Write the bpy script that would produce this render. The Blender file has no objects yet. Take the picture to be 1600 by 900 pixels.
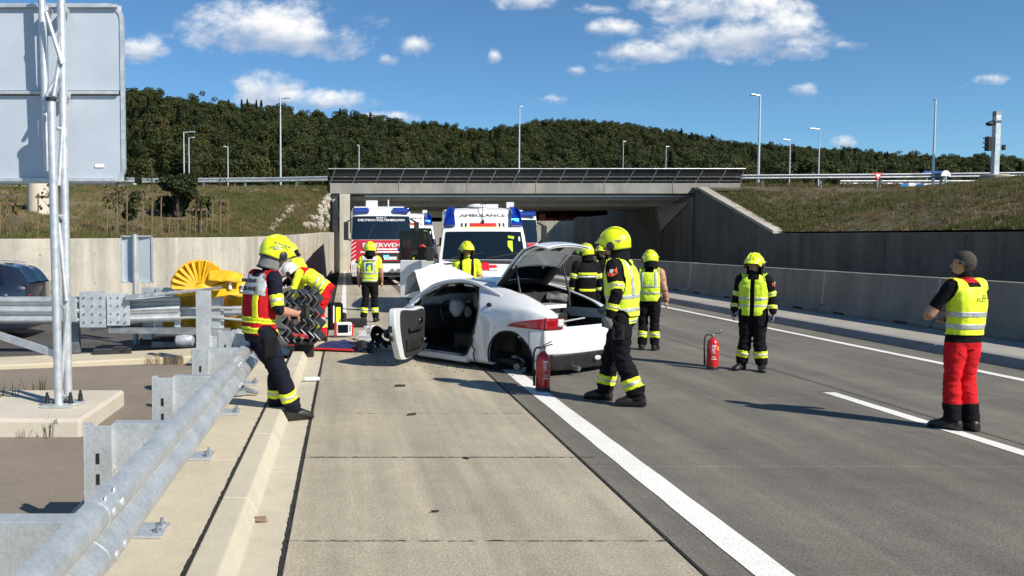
import bpy, bmesh, math, random
import numpy as np
from mathutils import Vector, Matrix, noise
from mathutils.bvhtree import BVHTree
R = math.radians
random.seed(7); np.random.seed(7)
S = bpy.context.scene
COL = S.collection

# ---------------------------------------------------------------- camera
F, CH = 1350.0, 1.80                      # focal length in photo pixels, eye height
YAW, HOR, VPX = 0.0, 378.0, 540.0    # looks along the road (+Y); the picture is an off-centre crop (lens shift)
PITCH = math.atan((450 - HOR) / F)
FWD = Vector((math.sin(YAW), math.cos(YAW), 0)); RGT = Vector((math.cos(YAW), -math.sin(YAW), 0)); UP = Vector((0, 0, 1))
cam = bpy.data.cameras.new('camera'); cam.sensor_width = 36; cam.lens = F / 1600 * 36; cam.shift_x = (800 - VPX) / 1600; cam.clip_start = .05; cam.clip_end = 6000
camo = bpy.data.objects.new('camera', cam); COL.objects.link(camo)
camo.location = (0, 0, CH); camo.rotation_euler = (math.pi / 2 - PITCH, 0, -YAW)
S.camera = camo

# ---------------------------------------------------------------- light
SUN_EL, SUN_AZ = R(38.5), math.atan2(.72, -.69)     # azimuth from +Y clockwise
sd = Vector((math.sin(SUN_AZ) * math.cos(SUN_EL), math.cos(SUN_AZ) * math.cos(SUN_EL), math.sin(SUN_EL)))
sl = bpy.data.lights.new('sun', 'SUN'); sl.energy = 5.0; sl.angle = R(.5); sl.color = (1, .93, .82)
so = bpy.data.objects.new('sun', sl); COL.objects.link(so)
so.rotation_euler = sd.to_track_quat('Z', 'Y').to_euler()
S.view_settings.view_transform = 'Standard'; S.view_settings.look = 'None'
S.view_settings.gamma = 1; S.view_settings.exposure = 0.35
S.cycles.max_bounces = 6; S.cycles.diffuse_bounces = 3; S.cycles.glossy_bounces = 3
S.cycles.transmission_bounces = 5; S.cycles.transparent_max_bounces = 8
S.cycles.use_denoising = True; S.cycles.sample_clamp_indirect = 4

class NT:
    """small helper to wire shader nodes"""
    def __init__(s, tree): s.t = tree; s.n = tree.nodes; s.l = tree.links
    def node(s, ty, **kw):
        n = s.n.new(ty)
        for k, v in kw.items(): setattr(n, k, v)
        return n
    def put(s, inp, v):
        if isinstance(v, bpy.types.NodeSocket): s.l.new(v, inp)
        elif v is not None: inp.default_value = v
    def math(s, op, a, b=None, c=None, clamp=False):
        n = s.node('ShaderNodeMath', operation=op, use_clamp=clamp)
        s.put(n.inputs[0], a); s.put(n.inputs[1], b); s.put(n.inputs[2], c)
        return n.outputs[0]
    def mapr(s, v, a, b, c=0., d=1., smooth=False):
        n = s.node('ShaderNodeMapRange', interpolation_type='SMOOTHSTEP' if smooth else 'LINEAR')
        s.put(n.inputs[0], v)
        for i, x in enumerate((a, b, c, d)): s.put(n.inputs[i + 1], x)
        return n.outputs[0]
    def mix(s, f, a, b, blend='MIX'):
        n = s.node('ShaderNodeMix', data_type='RGBA', blend_type=blend)
        s.put(n.inputs[0], f); s.put(n.inputs[6], a); s.put(n.inputs[7], b)
        return n.outputs[2]
    def noise(s, vec, scale, detail=5, rough=.55, dist=0.):
        n = s.node('ShaderNodeTexNoise'); s.put(n.inputs['Vector'], vec)
        n.inputs['Scale'].default_value = scale; n.inputs['Detail'].default_value = detail
        n.inputs['Roughness'].default_value = rough; n.inputs['Distortion'].default_value = dist
        return n.outputs['Fac']
    def scale(s, vec, sc):
        n = s.node('ShaderNodeVectorMath', operation='MULTIPLY'); s.put(n.inputs[0], vec); n.inputs[1].default_value = sc
        return n.outputs[0]
    def dot(s, vec, d):
        n = s.node('ShaderNodeVectorMath', operation='DOT_PRODUCT'); s.put(n.inputs[0], vec); n.inputs[1].default_value = d
        return n.outputs['Value']

def rgba(c): return (c[0], c[1], c[2], 1.0)

# ---------------------------------------------------------------- sky with fair weather clouds
w = bpy.data.worlds.new('World'); S.world = w; w.use_nodes = True
T = NT(w.node_tree); w.node_tree.nodes.clear()
sky = T.node('ShaderNodeTexSky', sky_type='NISHITA', sun_disc=False)
sky.sun_elevation = SUN_EL; sky.sun_rotation = SUN_AZ; sky.altitude = 300; sky.air_density = .8; sky.dust_density = 0; sky.ozone_density = 8.0
bgs = T.node('ShaderNodeBackground'); bgs.inputs[1].default_value = .098
T.l.new(T.mix(1., sky.outputs[0], (.92, 1.07, .99, 1), 'MULTIPLY'), bgs.inputs[0])
tc = T.node('ShaderNodeTexCoord').outputs['Generated']
da, db, dc = T.dot(tc, RGT), T.dot(tc, FWD), T.dot(tc, UP)
dbm = T.math('MAXIMUM', db, .02)
u, v = T.math('DIVIDE', da, dbm), T.math('DIVIDE', dc, dbm)
cv = T.node('ShaderNodeCombineXYZ'); T.put(cv.inputs[0], u); T.put(cv.inputs[1], T.math('MULTIPLY', v, 1.5))
n1 = T.noise(cv.outputs[0], 15, 8, .6, .25); n2 = T.noise(cv.outputs[0], 52, 6, .62); n3 = T.noise(cv.outputs[0], 7, 3, .5)
CL = [(425, 56, 150, 50, 1.), (500, 72, 85, 34, .8), (224, 84, 42, 27, .9), (420, 146, 55, 34, .95), (500, 163, 95, 20, .75), (648, 80, 34, 20, .7), (605, 97, 20, 12, .6),
      (768, 94, 11, 12, .6), (818, 8, 45, 20, .65), (1160, 68, 128, 44, 1.), (1130, 22, 130, 36, .95), (1200, 48, 80, 50, .9), (1020, 16, 40, 22, .75), (1232, 86, 50, 20, .8), (992, 90, 66, 23, .95), (952, 52, 38, 17, .7), (926, 21, 32, 9, .5),
      (1246, 144, 23, 13, .65), (1310, 224, 22, 12, .8), (1528, 129, 32, 10, .6), (1504, 137, 26, 9, .45), (858, 159, 24, 8, .45), (600, 186, 44, 12, .8), (898, 115, 18, 10, .5), (958, 108, 36, 10, .45), (1320, 77, 28, 9, .45),
      (-150, 60, 160, 50, 1.), (1900, 40, 150, 45, 1.), (2150, 170, 90, 30, .9), (-500, 120, 120, 40, .9), (700, -260, 260, 90, 1.), (1400, -330, 200, 80, 1.), (200, -420, 220, 90, 1.)]
m_all = None; sh_all = None
for cx, cy, rx, ry, k in CL:
    rx *= 1.1; ry *= 1.1
    du = T.math('DIVIDE', T.math('SUBTRACT', u, (cx - VPX) / F), rx / F)
    dv = T.math('DIVIDE', T.math('SUBTRACT', v, (HOR - cy) / F), ry / F)
    low = T.math('MULTIPLY', T.math('MINIMUM', dv, 0), 1.35)            # flatter underside
    dv2 = T.math('ADD', T.math('MAXIMUM', dv, 0), low)
    r2 = T.math('ADD', T.math('MULTIPLY', du, du), T.math('MULTIPLY', dv2, dv2))
    m = T.math('MULTIPLY', T.math('SUBTRACT', 1.0, r2), k)
    m_all = m if m_all is None else T.math('MAXIMUM', m_all, m)
    sh = T.math('MULTIPLY', T.math('MAXIMUM', T.math('SUBTRACT', 1.0, r2), 0), dv)
    sh_all = sh if sh_all is None else T.math('ADD', sh_all, sh)
edge = T.math('ADD', T.math('MULTIPLY', T.math('SUBTRACT', n1, .5), 2.9), T.math('MULTIPLY', T.math('SUBTRACT', n2, .5), 1.2))
dens = T.math('ADD', m_all, edge)
alpha = T.math('MULTIPLY', T.mapr(dens, -.05, 1.1, 0, 1, True), T.mapr(db, .05, .2, 0, 1))
shade = T.math('ADD', T.mapr(sh_all, -.22, .34, 0, 1), T.math('MULTIPLY', T.math('SUBTRACT', n1, .5), 1.3), clamp=True)
ccol = T.mix(shade, (.40, .47, .60, 1), (.93, .92, .90, 1))
bgc = T.node('ShaderNodeBackground'); T.put(bgc.inputs[0], ccol); bgc.inputs[1].default_value = .92
mixs = T.node('ShaderNodeMixShader'); T.put(mixs.inputs[0], T.math('MULTIPLY', alpha, .93)); T.l.new(bgs.outputs[0], mixs.inputs[1]); T.l.new(bgc.outputs[0], mixs.inputs[2])
wo = T.node('ShaderNodeOutputWorld'); T.l.new(mixs.outputs[0], wo.inputs[0])

# ---------------------------------------------------------------- places
def W(xc, zc, z=0.):
    """metres right of and ahead of the eye -> world"""
    p = RGT * xc + FWD * zc
    return Vector((p.x, p.y, z))
def at(px, py, zc):
    """a point seen at photo pixel px, py and standing zc metres ahead"""
    cp, sp = math.cos(PITCH), math.sin(PITCH)
    d = RGT * ((px - VPX) / F) + UP * ((450 - py) / F * cp - sp) + FWD * (cp + (450 - py) / F * sp)
    k = zc / d.dot(FWD)
    return Vector((0, 0, CH)) + d * k
def gnd(px, py, z=0.):
    cp, sp = math.cos(PITCH), math.sin(PITCH)
    d = RGT * ((px - VPX) / F) + UP * ((450 - py) / F * cp - sp) + FWD * (cp + (450 - py) / F * sp)
    return Vector((0, 0, CH)) + d * ((z - CH) / d.z)

# ---------------------------------------------------------------- materials
M = {}
def mat(name, col, rough=.6, metal=0., var=.18, sc=6., bump=0., bsc=80., col2=None, coat=0., spec=.5, stretch=(1, 1, 1), fine=0., fsc=120., trans=0., emit=0., sheen=0., ior=1.5):
    m = bpy.data.materials.new(name); m.use_nodes = True; M[name] = m
    t = NT(m.node_tree); b = m.node_tree.nodes['Principled BSDF']
    o = t.node('ShaderNodeTexCoord').outputs['Object']
    o = t.scale(o, stretch)
    n = t.noise(o, sc, 6, .6)
    a = [max(0, x * (1 - var)) for x in col]; c2 = col2 or [min(1, x * (1 + var)) for x in col]
    c = t.mix(t.mapr(n, .32, .68), rgba(a), rgba(c2))
    if fine:
        f = t.noise(o, fsc, 2, .7)
        c = t.mix(1.0, c, t.mix(t.mapr(f, .3, .7), rgba([1 - fine] * 3), rgba([1 + fine] * 3)), 'MULTIPLY')
    t.put(b.inputs['Base Color'], c)
    b.inputs['Roughness'].default_value = rough; b.inputs['Metallic'].default_value = metal
    if var and rough > .05: t.put(b.inputs['Roughness'], t.mapr(n, .25, .75, max(.02, rough - .08), min(1, rough + .08)))
    b.inputs['Specular IOR Level'].default_value = spec; b.inputs['Coat Weight'].default_value = coat; b.inputs['Coat Roughness'].default_value = .04
    b.inputs['Transmission Weight'].default_value = trans; b.inputs['IOR'].default_value = ior
    b.inputs['Sheen Weight'].default_value = sheen
    if emit: b.inputs['Emission Color'].default_value = rgba(col); b.inputs['Emission Strength'].default_value = emit
    if bump:
        bn = t.node('ShaderNodeBump'); bn.inputs['Strength'].default_value = bump; bn.inputs['Distance'].default_value = .01
        t.put(bn.inputs['Height'], t.noise(o, bsc, 4, .65)); t.l.new(bn.outputs[0], b.inputs['Normal'])
    return m

def concrete(name, col, stain=.25, agg=.25, aggsc=220., streak=None, joint=None):
    """weathered concrete: exposed aggregate speckle, cloudy stains, optional run-off or tyre streaks"""
    m = bpy.data.materials.new(name); m.use_nodes = True; M[name] = m
    t = NT(m.node_tree); b = m.node_tree.nodes['Principled BSDF']
    g = t.node('ShaderNodeNewGeometry').outputs['Position']
    c = t.mix(t.mapr(t.noise(g, .55, 6, .62, .4), .3, .7), rgba([x * (1 - stain) for x in col]), rgba([x * (1 + stain * .8) for x in col]))
    c = t.mix(.55, c, t.mix(t.mapr(t.noise(g, 5., 6, .7), .3, .7), rgba([1 - stain] * 3), rgba([1 + stain] * 3)), 'MULTIPLY')
    sp = t.noise(g, aggsc, 2, .6); sp2 = t.noise(g, aggsc * .37, 2, .6)
    c = t.mix(1., c, t.mix(t.mapr(sp, .3, .7), rgba([1 - agg] * 3), rgba([1 + agg] * 3)), 'MULTIPLY')
    c = t.mix(.6, c, t.mix(t.mapr(sp2, .3, .7), rgba([1 - agg, 1 - agg, 1 - agg * .8]), rgba([1 + agg, 1 + agg * .95, 1 + agg * .8])), 'MULTIPLY')
    if streak:
        s = t.noise(t.scale(g, streak), 1., 6, .65)
        c = t.mix(.9, c, t.mix(t.mapr(s, .35, .66), rgba((.66, .66, .68)), rgba((1.1, 1.1, 1.08))), 'MULTIPLY')
    t.put(b.inputs['Base Color'], c); b.inputs['Roughness'].default_value = .85; b.inputs['Specular IOR Level'].default_value = .35
    bn = t.node('ShaderNodeBump'); bn.inputs['Strength'].default_value = .5; bn.inputs['Distance'].default_value = .006
    t.put(bn.inputs['Height'], t.math('ADD', sp, sp2)); t.l.new(bn.outputs[0], b.inputs['Normal'])
    return m

concrete('slab_concrete', (.415, .372, .277), .16, .42, 150, (2.2, .12, 1))
concrete('lane_concrete', (.168, .157, .130), .2, .48, 140, (1.8, .07, 1))
concrete('gutter_concrete', (.52, .475, .365), .12, .12, 240)
concrete('pad_concrete', (.53, .47, .345), .14, .10, 240)
concrete('block_concrete', (.56, .51, .42), .10, .08, 240)
concrete('gore_asphalt', (.225, .188, .148), .14, .22, 260)
concrete('side_asphalt', (.085, .08, .075), .2, .3, 240)
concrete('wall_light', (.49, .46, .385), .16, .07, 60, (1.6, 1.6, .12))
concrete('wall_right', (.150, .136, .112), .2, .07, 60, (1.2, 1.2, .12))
concrete('barrier_concrete', (.245, .228, .19), .14, .09, 90, (1.4, 1.4, .2))
concrete('walk_concrete', (.33, .31, .27), .15, .15, 200)
concrete('kerb_dark', (.24, .235, .22), .2, .15, 200)
concrete('bridge_concrete', (.42, .39, .33), .16, .06, 50, (.5, .5, .7))
concrete('bridge_fascia', (.30, .29, .265), .14, .06, 50, (.7, .7, .3))
concrete('joint_tar', (.028, .026, .024), .4, .5, 150)
concrete('road_paint', (.74, .73, .69), .10, .14, 120)
concrete('earth', (.16, .115, .07), .3, .3, 14)
concrete('rubble_stone', (.36, .33, .27), .3, .15, 30)
mat('galvanised', (.57, .60, .61), .45, .6, .12, 5, .15, 60, stretch=(1, 1, 1), fine=.12, fsc=45)
mat('galv_pale', (.60, .63, .66), .45, .55, .14, 14, .12, 60, fine=.1, fsc=90)
mat('galv_dark', (.27, .29, .31), .5, .6, .3, 8, .1, 60)
mat('sign_back', (.50, .56, .63), .5, .25, .05, 2, fine=.02, fsc=60)
mat('bolt_dark', (.02, .02, .022), .5, .3)
mat('black_plastic', (.018, .018, .019), .5, 0, .3, 10)
mat('rubber', (.016, .016, .017), .75, 0, .3, 20, .2, 120)
mat('glass_dark', (.006, .011, .015), .04, 0, 0, spec=.8)
mat('white_paint', (.79, .80, .80), .28, 0, .05, 3, coat=.7)
mat('van_white', (.80, .80, .78), .3, 0, .05, 3, coat=.5)
mat('car_white', (.64, .66, .68), .22, 0, .05, 2.5, coat=.9)
mat('navy_paint', (.012, .018, .035), .2, 0, .1, 3, coat=.9)
mat('car_roof', (.02, .03, .05), .12, 0, .1, 3, coat=.9)
mat('fire_red', (.55, .015, .025), .3, 0, .08, 4, coat=.6)
mat('red_paint', (.60, .02, .02), .35, 0, .1, 6, coat=.4)
mat('ext_red', (.56, .012, .016), .28, 0, .12, 6, coat=.6)
mat('lens_red', (.28, .005, .008), .12, 0, .2, 20, coat=1.)
mat('lens_clear', (.72, .70, .68), .12, .2, .2, 30, coat=1.)
mat('blue_glass', (.005, .03, .30), .12, 0, .15, 20, coat=1.)
mat('blue_lit', (.05, .35, 1.), .2, 0, 0, emit=4.)
mat('chrome', (.7, .7, .7), .15, 1., .05)
mat('steel', (.42, .42, .43), .35, .9, .2, 14)
mat('yellow_plastic', (.74, .43, .015), .45, 0, .14, 5, .1, 30)
mat('yellow_dull', (.66, .37, .02), .5, 0, .2, 6, .1, 30)
mat('fluo_yellow', (.66, .90, .02), .62, 0, .10, 9, .25, 60, col2=(.72, .93, .03), sheen=.2)
mat('fluo_lemon', (.78, .90, .015), .62, 0, .10, 9, .25, 60, sheen=.2)
mat('helmet_yellow', (.78, .88, .015), .26, 0, .06, 6, coat=.6)
mat('reflective', (.50, .53, .52), .4, .3, .15, 30, fine=.1, fsc=200)
mat('navy_cloth', (.008, .010, .020), .85, 0, .35, 12, .4, 55, spec=.2)
mat('black_cloth', (.0055, .0055, .007), .88, 0, .35, 12, .4, 55, spec=.2)
mat('red_cloth', (.58, .010, .016), .8, 0, .2, 10, .4, 50, spec=.2)
mat('dark_red_cloth', (.42, .008, .014), .8, 0, .2, 10, .4, 50, spec=.2)
mat('blue_cloth', (.02, .07, .38), .7, 0, .2, 10)
mat('blanket_blue', (.015, .022, .10), .7, 0, .3, 6, .3, 40)
mat('grey_cloth', (.15, .15, .15), .85, 0, .25, 14, .3, 60)
mat('dark_lining', (.015, .014, .014), .85, 0, .25, 14, .2, 60)
mat('airbag', (.42, .42, .42), .8, 0, .12, 9, .3, 40)
mat('skin', (.44, .235, .155), .55, 0, .12, 20, spec=.4)
mat('skin_pale', (.50, .30, .22), .55, 0, .12, 20, spec=.4)
mat('hair_grey', (.055, .047, .040), .85, 0, .5, 40, .9, 90); mat('lip', (.32, .18, .125), .5)
mat('boot', (.016, .014, .013), .45, 0, .4, 14)
mat('glove_grey', (.20, .20, .20), .8, 0, .2, 20)
mat('patch_orange', (.75, .10, .03), .7, 0, .1, 20)
mat('white_cloth', (.72, .72, .70), .7, 0, .06, 10)
mat('print_black', (.015, .015, .016), .6)
mat('print_white', (.78, .78, .78), .6)
mat('print_blue', (.02, .20, .55), .5)
mat('print_red', (.65, .02, .03), .5)
mat('grey_print', (.62, .63, .64), .5, 0, .03)
mat('bark', (.10, .075, .05), .9, 0, .3, 8, .6, 30)
mat('stake_wood', (.17, .115, .07), .85, 0, .3, 14, .2, 60)
def leafmat(name, a, b2, sc=.12):
    m = bpy.data.materials.new(name); m.use_nodes = True; M[name] = m
    t = NT(m.node_tree); b = m.node_tree.nodes['Principled BSDF']
    o = t.node('ShaderNodeTexCoord').outputs['Object']; oi = t.node('ShaderNodeObjectInfo').outputs['Random']
    f = t.math('ADD', t.math('MULTIPLY', t.noise(o, 1.3, 3), .55), t.math('MULTIPLY', oi, .75))
    t.put(b.inputs['Base Color'], t.mix(t.mapr(f, .25, .95), rgba(a), rgba(b2)))
    b.inputs['Roughness'].default_value = .65; b.inputs['Specular IOR Level'].default_value = .3
    tr = t.node('ShaderNodeBsdfTranslucent'); tr.inputs[0].default_value = rgba([x * 1.6 for x in b2])
    ms = t.node('ShaderNodeMixShader'); ms.inputs[0].default_value = .18
    t.l.new(b.outputs[0], ms.inputs[1]); t.l.new(tr.outputs[0], ms.inputs[2])
    t.l.new(ms.outputs[0], m.node_tree.nodes['Material Output'].inputs[0])
leafmat('leaf_broad', (.019, .032, .008), (.058, .068, .016))
leafmat('leaf_conifer', (.011, .022, .008), (.026, .038, .013))
leafmat('leaf_olive', (.032, .044, .012), (.080, .074, .022))
leafmat('grass_dry', (.13, .11, .045), (.24, .18, .09))
leafmat('grass_green', (.06, .085, .02), (.12, .13, .035))
leafmat('weed_straw', (.30, .20, .11), (.42, .30, .18))

# ---------------------------------------------------------------- mesh building
class MB:
    def __init__(s): s.v = []; s.f = []; s.m = []; s.mats = []; s.cur = 0
    def use(s, name):
        if name not in s.mats: s.mats.append(name)
        s.cur = s.mats.index(name); return s
    def add(s, vs, fs):
        b = len(s.v); s.v.extend([tuple(p) for p in vs]); s.f.extend([tuple(i + b for i in f) for f in fs]); s.m.extend([s.cur] * len(fs)); return s
    def box(s, c, d, rot=None, taper=1.):
        c = Vector(c); x, y, z = d[0] / 2, d[1] / 2, d[2] / 2
        vs = [Vector((sx * x * (taper if sz > 0 else 1), sy * y * (taper if sz > 0 else 1), sz * z)) for sz in (-1, 1) for sx, sy in ((-1, -1), (1, -1), (1, 1), (-1, 1))]
        if rot is not None: vs = [rot @ p for p in vs]
        return s.add([c + p for p in vs], [(3, 2, 1, 0), (4, 5, 6, 7), (0, 1, 5, 4), (1, 2, 6, 5), (2, 3, 7, 6), (3, 0, 4, 7)])
    def bar(s, a, b, wd, ht, up=(0, 0, 1)):
        a, b = Vector(a), Vector(b); t = (b - a); L = t.length; t.normalize()
        up = Vector(up); r = t.cross(up)
        if r.length < 1e-4: r = t.cross(Vector((1, 0, 0)))
        r.normalize(); uu = r.cross(t)
        rot = Matrix((t, r, uu)).transposed()
        return s.box((a + b) / 2, (L, wd, ht), rot)
    def tube(s, pts, r, n=8, cap=True, ry=None):
        pts = [Vector(p) for p in pts]; k = len(pts)
        rs = r if isinstance(r, (list, tuple)) else [r] * k
        rings = []; ref = None
        for i, p in enumerate(pts):
            t = (pts[min(i + 1, k - 1)] - pts[max(i - 1, 0)]).normalized()
            if ref is None: ref = t.orthogonal().normalized()
            ref = (ref - t * ref.dot(t)); ref = ref.normalized() if ref.length > 1e-5 else t.orthogonal().normalized()
            bi = t.cross(ref)
            rings += [p + (ref * math.cos(2 * math.pi * j / n) + bi * math.sin(2 * math.pi * j / n)) * rs[i] for j in range(n)]
        fs = [(i * n + j, i * n + (j + 1) % n, (i + 1) * n + (j + 1) % n, (i + 1) * n + j) for i in range(k - 1) for j in range(n)]
        if cap: fs += [tuple(reversed(range(n))), tuple(range((k - 1) * n, k * n))]
        return s.add(rings, fs)
    def cyl(s, a, b, r, r2=None, n=12): return s.tube([a, b], [r, r if r2 is None else r2], n)
    def lathe(s, c, prof, n=20, axis='Z'):
        c = Vector(c); vs = []
        for (r, h) in prof:
            for j in range(n):
                a = 2 * math.pi * j / n; x, y = r * math.cos(a), r * math.sin(a)
                vs.append(c + (Vector((x, y, h)) if axis == 'Z' else Vector((x, h, y)) if axis == 'Y' else Vector((h, x, y))))
        k = len(prof)
        fs = [(i * n + j, i * n + (j + 1) % n, (i + 1) * n + (j + 1) % n, (i + 1) * n + j) for i in range(k - 1) for j in range(n)]
        fs += [tuple(reversed(range(n))), tuple(range((k - 1) * n, k * n))]
        return s.add(vs, fs)
    def prism(s, poly, off):
        """closed polygon (3d points) pushed along the vector off"""
        poly = [Vector(p) for p in poly]; off = Vector(off); n = len(poly)
        return s.add(poly + [p + off for p in poly], [tuple(reversed(range(n))), tuple(range(n, 2 * n))] + [(i, (i + 1) % n, n + (i + 1) % n, n + i) for i in range(n)])
    def sheet(s, rows):
        k, n = len(rows), len(rows[0])
        return s.add([p for r in rows for p in r], [(i * n + j, i * n + j + 1, (i + 1) * n + j + 1, (i + 1) * n + j) for i in range(k - 1) for j in range(n - 1)])
    def ell(s, c, d, nu=16, nv=10, rot=None):
        c = Vector(c); vs = []
        for i in range(nv + 1):
            th = math.pi * i / nv
            for j in range(nu):
                a = 2 * math.pi * j / nu
                p = Vector((d[0] * math.sin(th) * math.cos(a), d[1] * math.sin(th) * math.sin(a), d[2] * math.cos(th)))
                vs.append(c + (rot @ p if rot is not None else p))
        return s.add(vs, [(i * nu + j, (i + 1) * nu + j, (i + 1) * nu + (j + 1) % nu, i * nu + (j + 1) % nu) for i in range(nv) for j in range(nu)])
    def mesh(s, name):
        me = bpy.data.meshes.new(name); me.from_pydata(s.v, [], s.f); 
        for n in s.mats: me.materials.append(M[n])
        if len(s.mats) > 1: me.polygons.foreach_set('material_index', s.m)
        bm = bmesh.new(); bm.from_mesh(me); bmesh.ops.remove_doubles(bm, verts=bm.verts, dist=1e-5); bmesh.ops.recalc_face_normals(bm, faces=bm.faces); bm.to_mesh(me); bm.free()
        me.update(); return me
    def build(s, name, parent=None, smooth=None, bevel=0., seg=2, **kw):
        return link(name, s.mesh(name), parent, smooth, bevel, seg, **kw)

def link(name, me, parent=None, smooth=None, bevel=0., seg=2, loc=None, rz=None, **props):
    o = bpy.data.objects.new(name, me); COL.objects.link(o)
    if parent is not None: o.parent = parent
    if loc is not None: o.location = loc
    if rz is not None: o.rotation_euler = (0, 0, rz)
    if smooth is not None and me is not None:
        me.polygons.foreach_set('use_smooth', [True] * len(me.polygons))
        if smooth < 180: me.set_sharp_from_angle(angle=R(smooth))
    if bevel:
        b = o.modifiers.new('bevel', 'BEVEL'); b.width = bevel; b.segments = seg; b.limit_method = 'ANGLE'; b.angle_limit = R(35)
    for k, v_ in props.items(): o[k] = v_
    return o
def empty(name, loc, rz=0., **props):
    o = bpy.data.objects.new(name, None); COL.objects.link(o); o.location = loc; o.rotation_euler = (0, 0, rz); o.empty_display_size = .2
    for k, v_ in props.items(): o[k] = v_
    return o
def struct(name, mb, **kw): return mb.build(name, kind='structure', **kw)
def copy_tree(o, parent=None, **props):
    c = o.copy(); COL.objects.link(c); c.parent = parent
    for k, v_ in props.items(): c[k] = v_
    for ch in o.children: copy_tree(ch, c)
    return c
def text(name, s, size, parent, loc, rot, material, ext=.001, align='CENTER', sx=1., bold=0.):
    cu = bpy.data.curves.new(name, 'FONT'); cu.body = s; cu.size = size; cu.extrude = ext; cu.align_x = align; cu.align_y = 'CENTER'; cu.offset = bold
    cu.resolution_u = 2
    tmp = bpy.data.objects.new('tmp', cu); COL.objects.link(tmp)
    dg = bpy.context.evaluated_depsgraph_get(); me = bpy.data.meshes.new_from_object(tmp.evaluated_get(dg)); bpy.data.objects.remove(tmp)
    me.materials.clear(); me.materials.append(M[material])
    o = link(name, me, parent); o.matrix_local = Matrix.Translation(loc) @ rot.to_4x4() @ Matrix.Diagonal((sx, 1, 1, 1))
    return o
def frame(right, up):
    """rotation whose x runs along right and y along up (text stands on it)"""
    r = Vector(right).normalized(); u_ = Vector(up).normalized(); n = r.cross(u_).normalized(); u_ = n.cross(r)
    return Matrix((r, u_, n)).transposed()
def catmull(pts, n):
    pts = [np.array(p, float) for p in pts]; k = len(pts); out = []
    for i in range(n):
        t = i / (n - 1) * (k - 1); a = min(int(t), k - 2); f = t - a
        p0, p1, p2, p3 = pts[max(a - 1, 0)], pts[a], pts[a + 1], pts[min(a + 2, k - 1)]
        out.append(.5 * ((2 * p1) + (p2 - p0) * f + (2 * p0 - 5 * p1 + 4 * p2 - p3) * f * f + (3 * p1 - p0 - 3 * p2 + p3) * f ** 3))
    return out
def scatter(name, pts, scl, rot, idx, protos, **props):
    me = bpy.data.meshes.new(name); me.from_pydata([tuple(p) for p in pts], [], [])
    for nm, ty, dat in (('scl', 'FLOAT', scl), ('rot', 'FLOAT', rot), ('idx', 'INT', idx)):
        a = me.attributes.new(nm, ty, 'POINT'); a.data.foreach_set('value', list(dat))
    o = link(name, me, None, **props)
    g = bpy.data.node_groups.new(name, 'GeometryNodeTree')
    g.interface.new_socket('Geometry', in_out='INPUT', socket_type='NodeSocketGeometry'); g.interface.new_socket('Geometry', in_out='OUTPUT', socket_type='NodeSocketGeometry')
    N, L = g.nodes, g.links
    gi, go = N.new('NodeGroupInput'), N.new('NodeGroupOutput'); ip = N.new('GeometryNodeInstanceOnPoints'); jn = N.new('GeometryNodeJoinGeometry')
    for p in reversed(protos):
        oi = N.new('GeometryNodeObjectInfo'); oi.inputs['Object'].default_value = p; oi.inputs['As Instance'].default_value = True
        L.new(oi.outputs['Geometry'], jn.inputs[0])
    def na(nm, ty):
        n = N.new('GeometryNodeInputNamedAttribute'); n.data_type = ty; n.inputs['Name'].default_value = nm; return n.outputs['Attribute']
    cx = N.new('ShaderNodeCombineXYZ'); L.new(na('rot', 'FLOAT'), cx.inputs[2])
    L.new(gi.outputs[0], ip.inputs['Points']); L.new(jn.outputs[0], ip.inputs['Instance']); ip.inputs['Pick Instance'].default_value = True
    L.new(na('idx', 'INT'), ip.inputs['Instance Index']); L.new(cx.outputs[0], ip.inputs['Rotation']); L.new(na('scl', 'FLOAT'), ip.inputs['Scale'])
    L.new(ip.outputs[0], go.inputs[0])
    md = o.modifiers.new('scatter', 'NODES'); md.node_group = g
    return o
def proto(mb_or_me, name):
    me = mb_or_me.mesh(name) if isinstance(mb_or_me, MB) else mb_or_me
    return bpy.data.objects.new(name, me)       # never linked to the scene: only instanced
# ================================================================ the setting
rnd = random.Random(3)
# ground under everything, out to the horizon
g = MB().use('earth'); g.sheet([[(x, y, -.35) for x in (-1500, -60, 60, 1500)] for y in (-200, -20, 80, 2500)]); struct('ground', g)
# main road: a dark bed with concrete slabs, joints left open between them
road = MB().use('joint_tar'); road.box((4.5, 48, -.16), (11, 110, .28)); ro = struct('road', road)
def slab(x0, x1, y0, y1, m, par, name='slab', z=0., skew=0.):
    b = MB().use(m); d = .25
    b.prism([(x0, y0 + skew * x0, z - d), (x1, y0 + skew * x1, z - d), (x1, y1 + skew * x1, z - d), (x0, y1 + skew * x0, z - d)], (0, 0, d))
    return b.build(name, par, bevel=.006, seg=1)
ys1 = [-2.0, 3.35, gnd(540, 845).y, gnd(540, 714.5).y, gnd(540, 646).y, 11.2, 13.6, 16.1, 18.6, 21.2, 24, 29, 34, 39, 45, 52, 60, 70, 100]
for a_, b_ in zip(ys1, ys1[1:]): slab(-.345, 1.935, a_ + .007, b_ - .007, 'slab_concrete', ro)
ys2 = [-2.0, 2.0, gnd(1200, 729).y, 9.9, 13.0, 18.0, 23, 28, 33, 39, 46, 54, 64, 78, 100]
for a_, b_ in zip(ys2, ys2[1:]):
    slab(1.957, 6.02, a_ + .003, b_ - .003, 'lane_concrete', ro); slab(6.032, 9.40, a_ + .003, b_ - .003, 'lane_concrete', ro)
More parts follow.
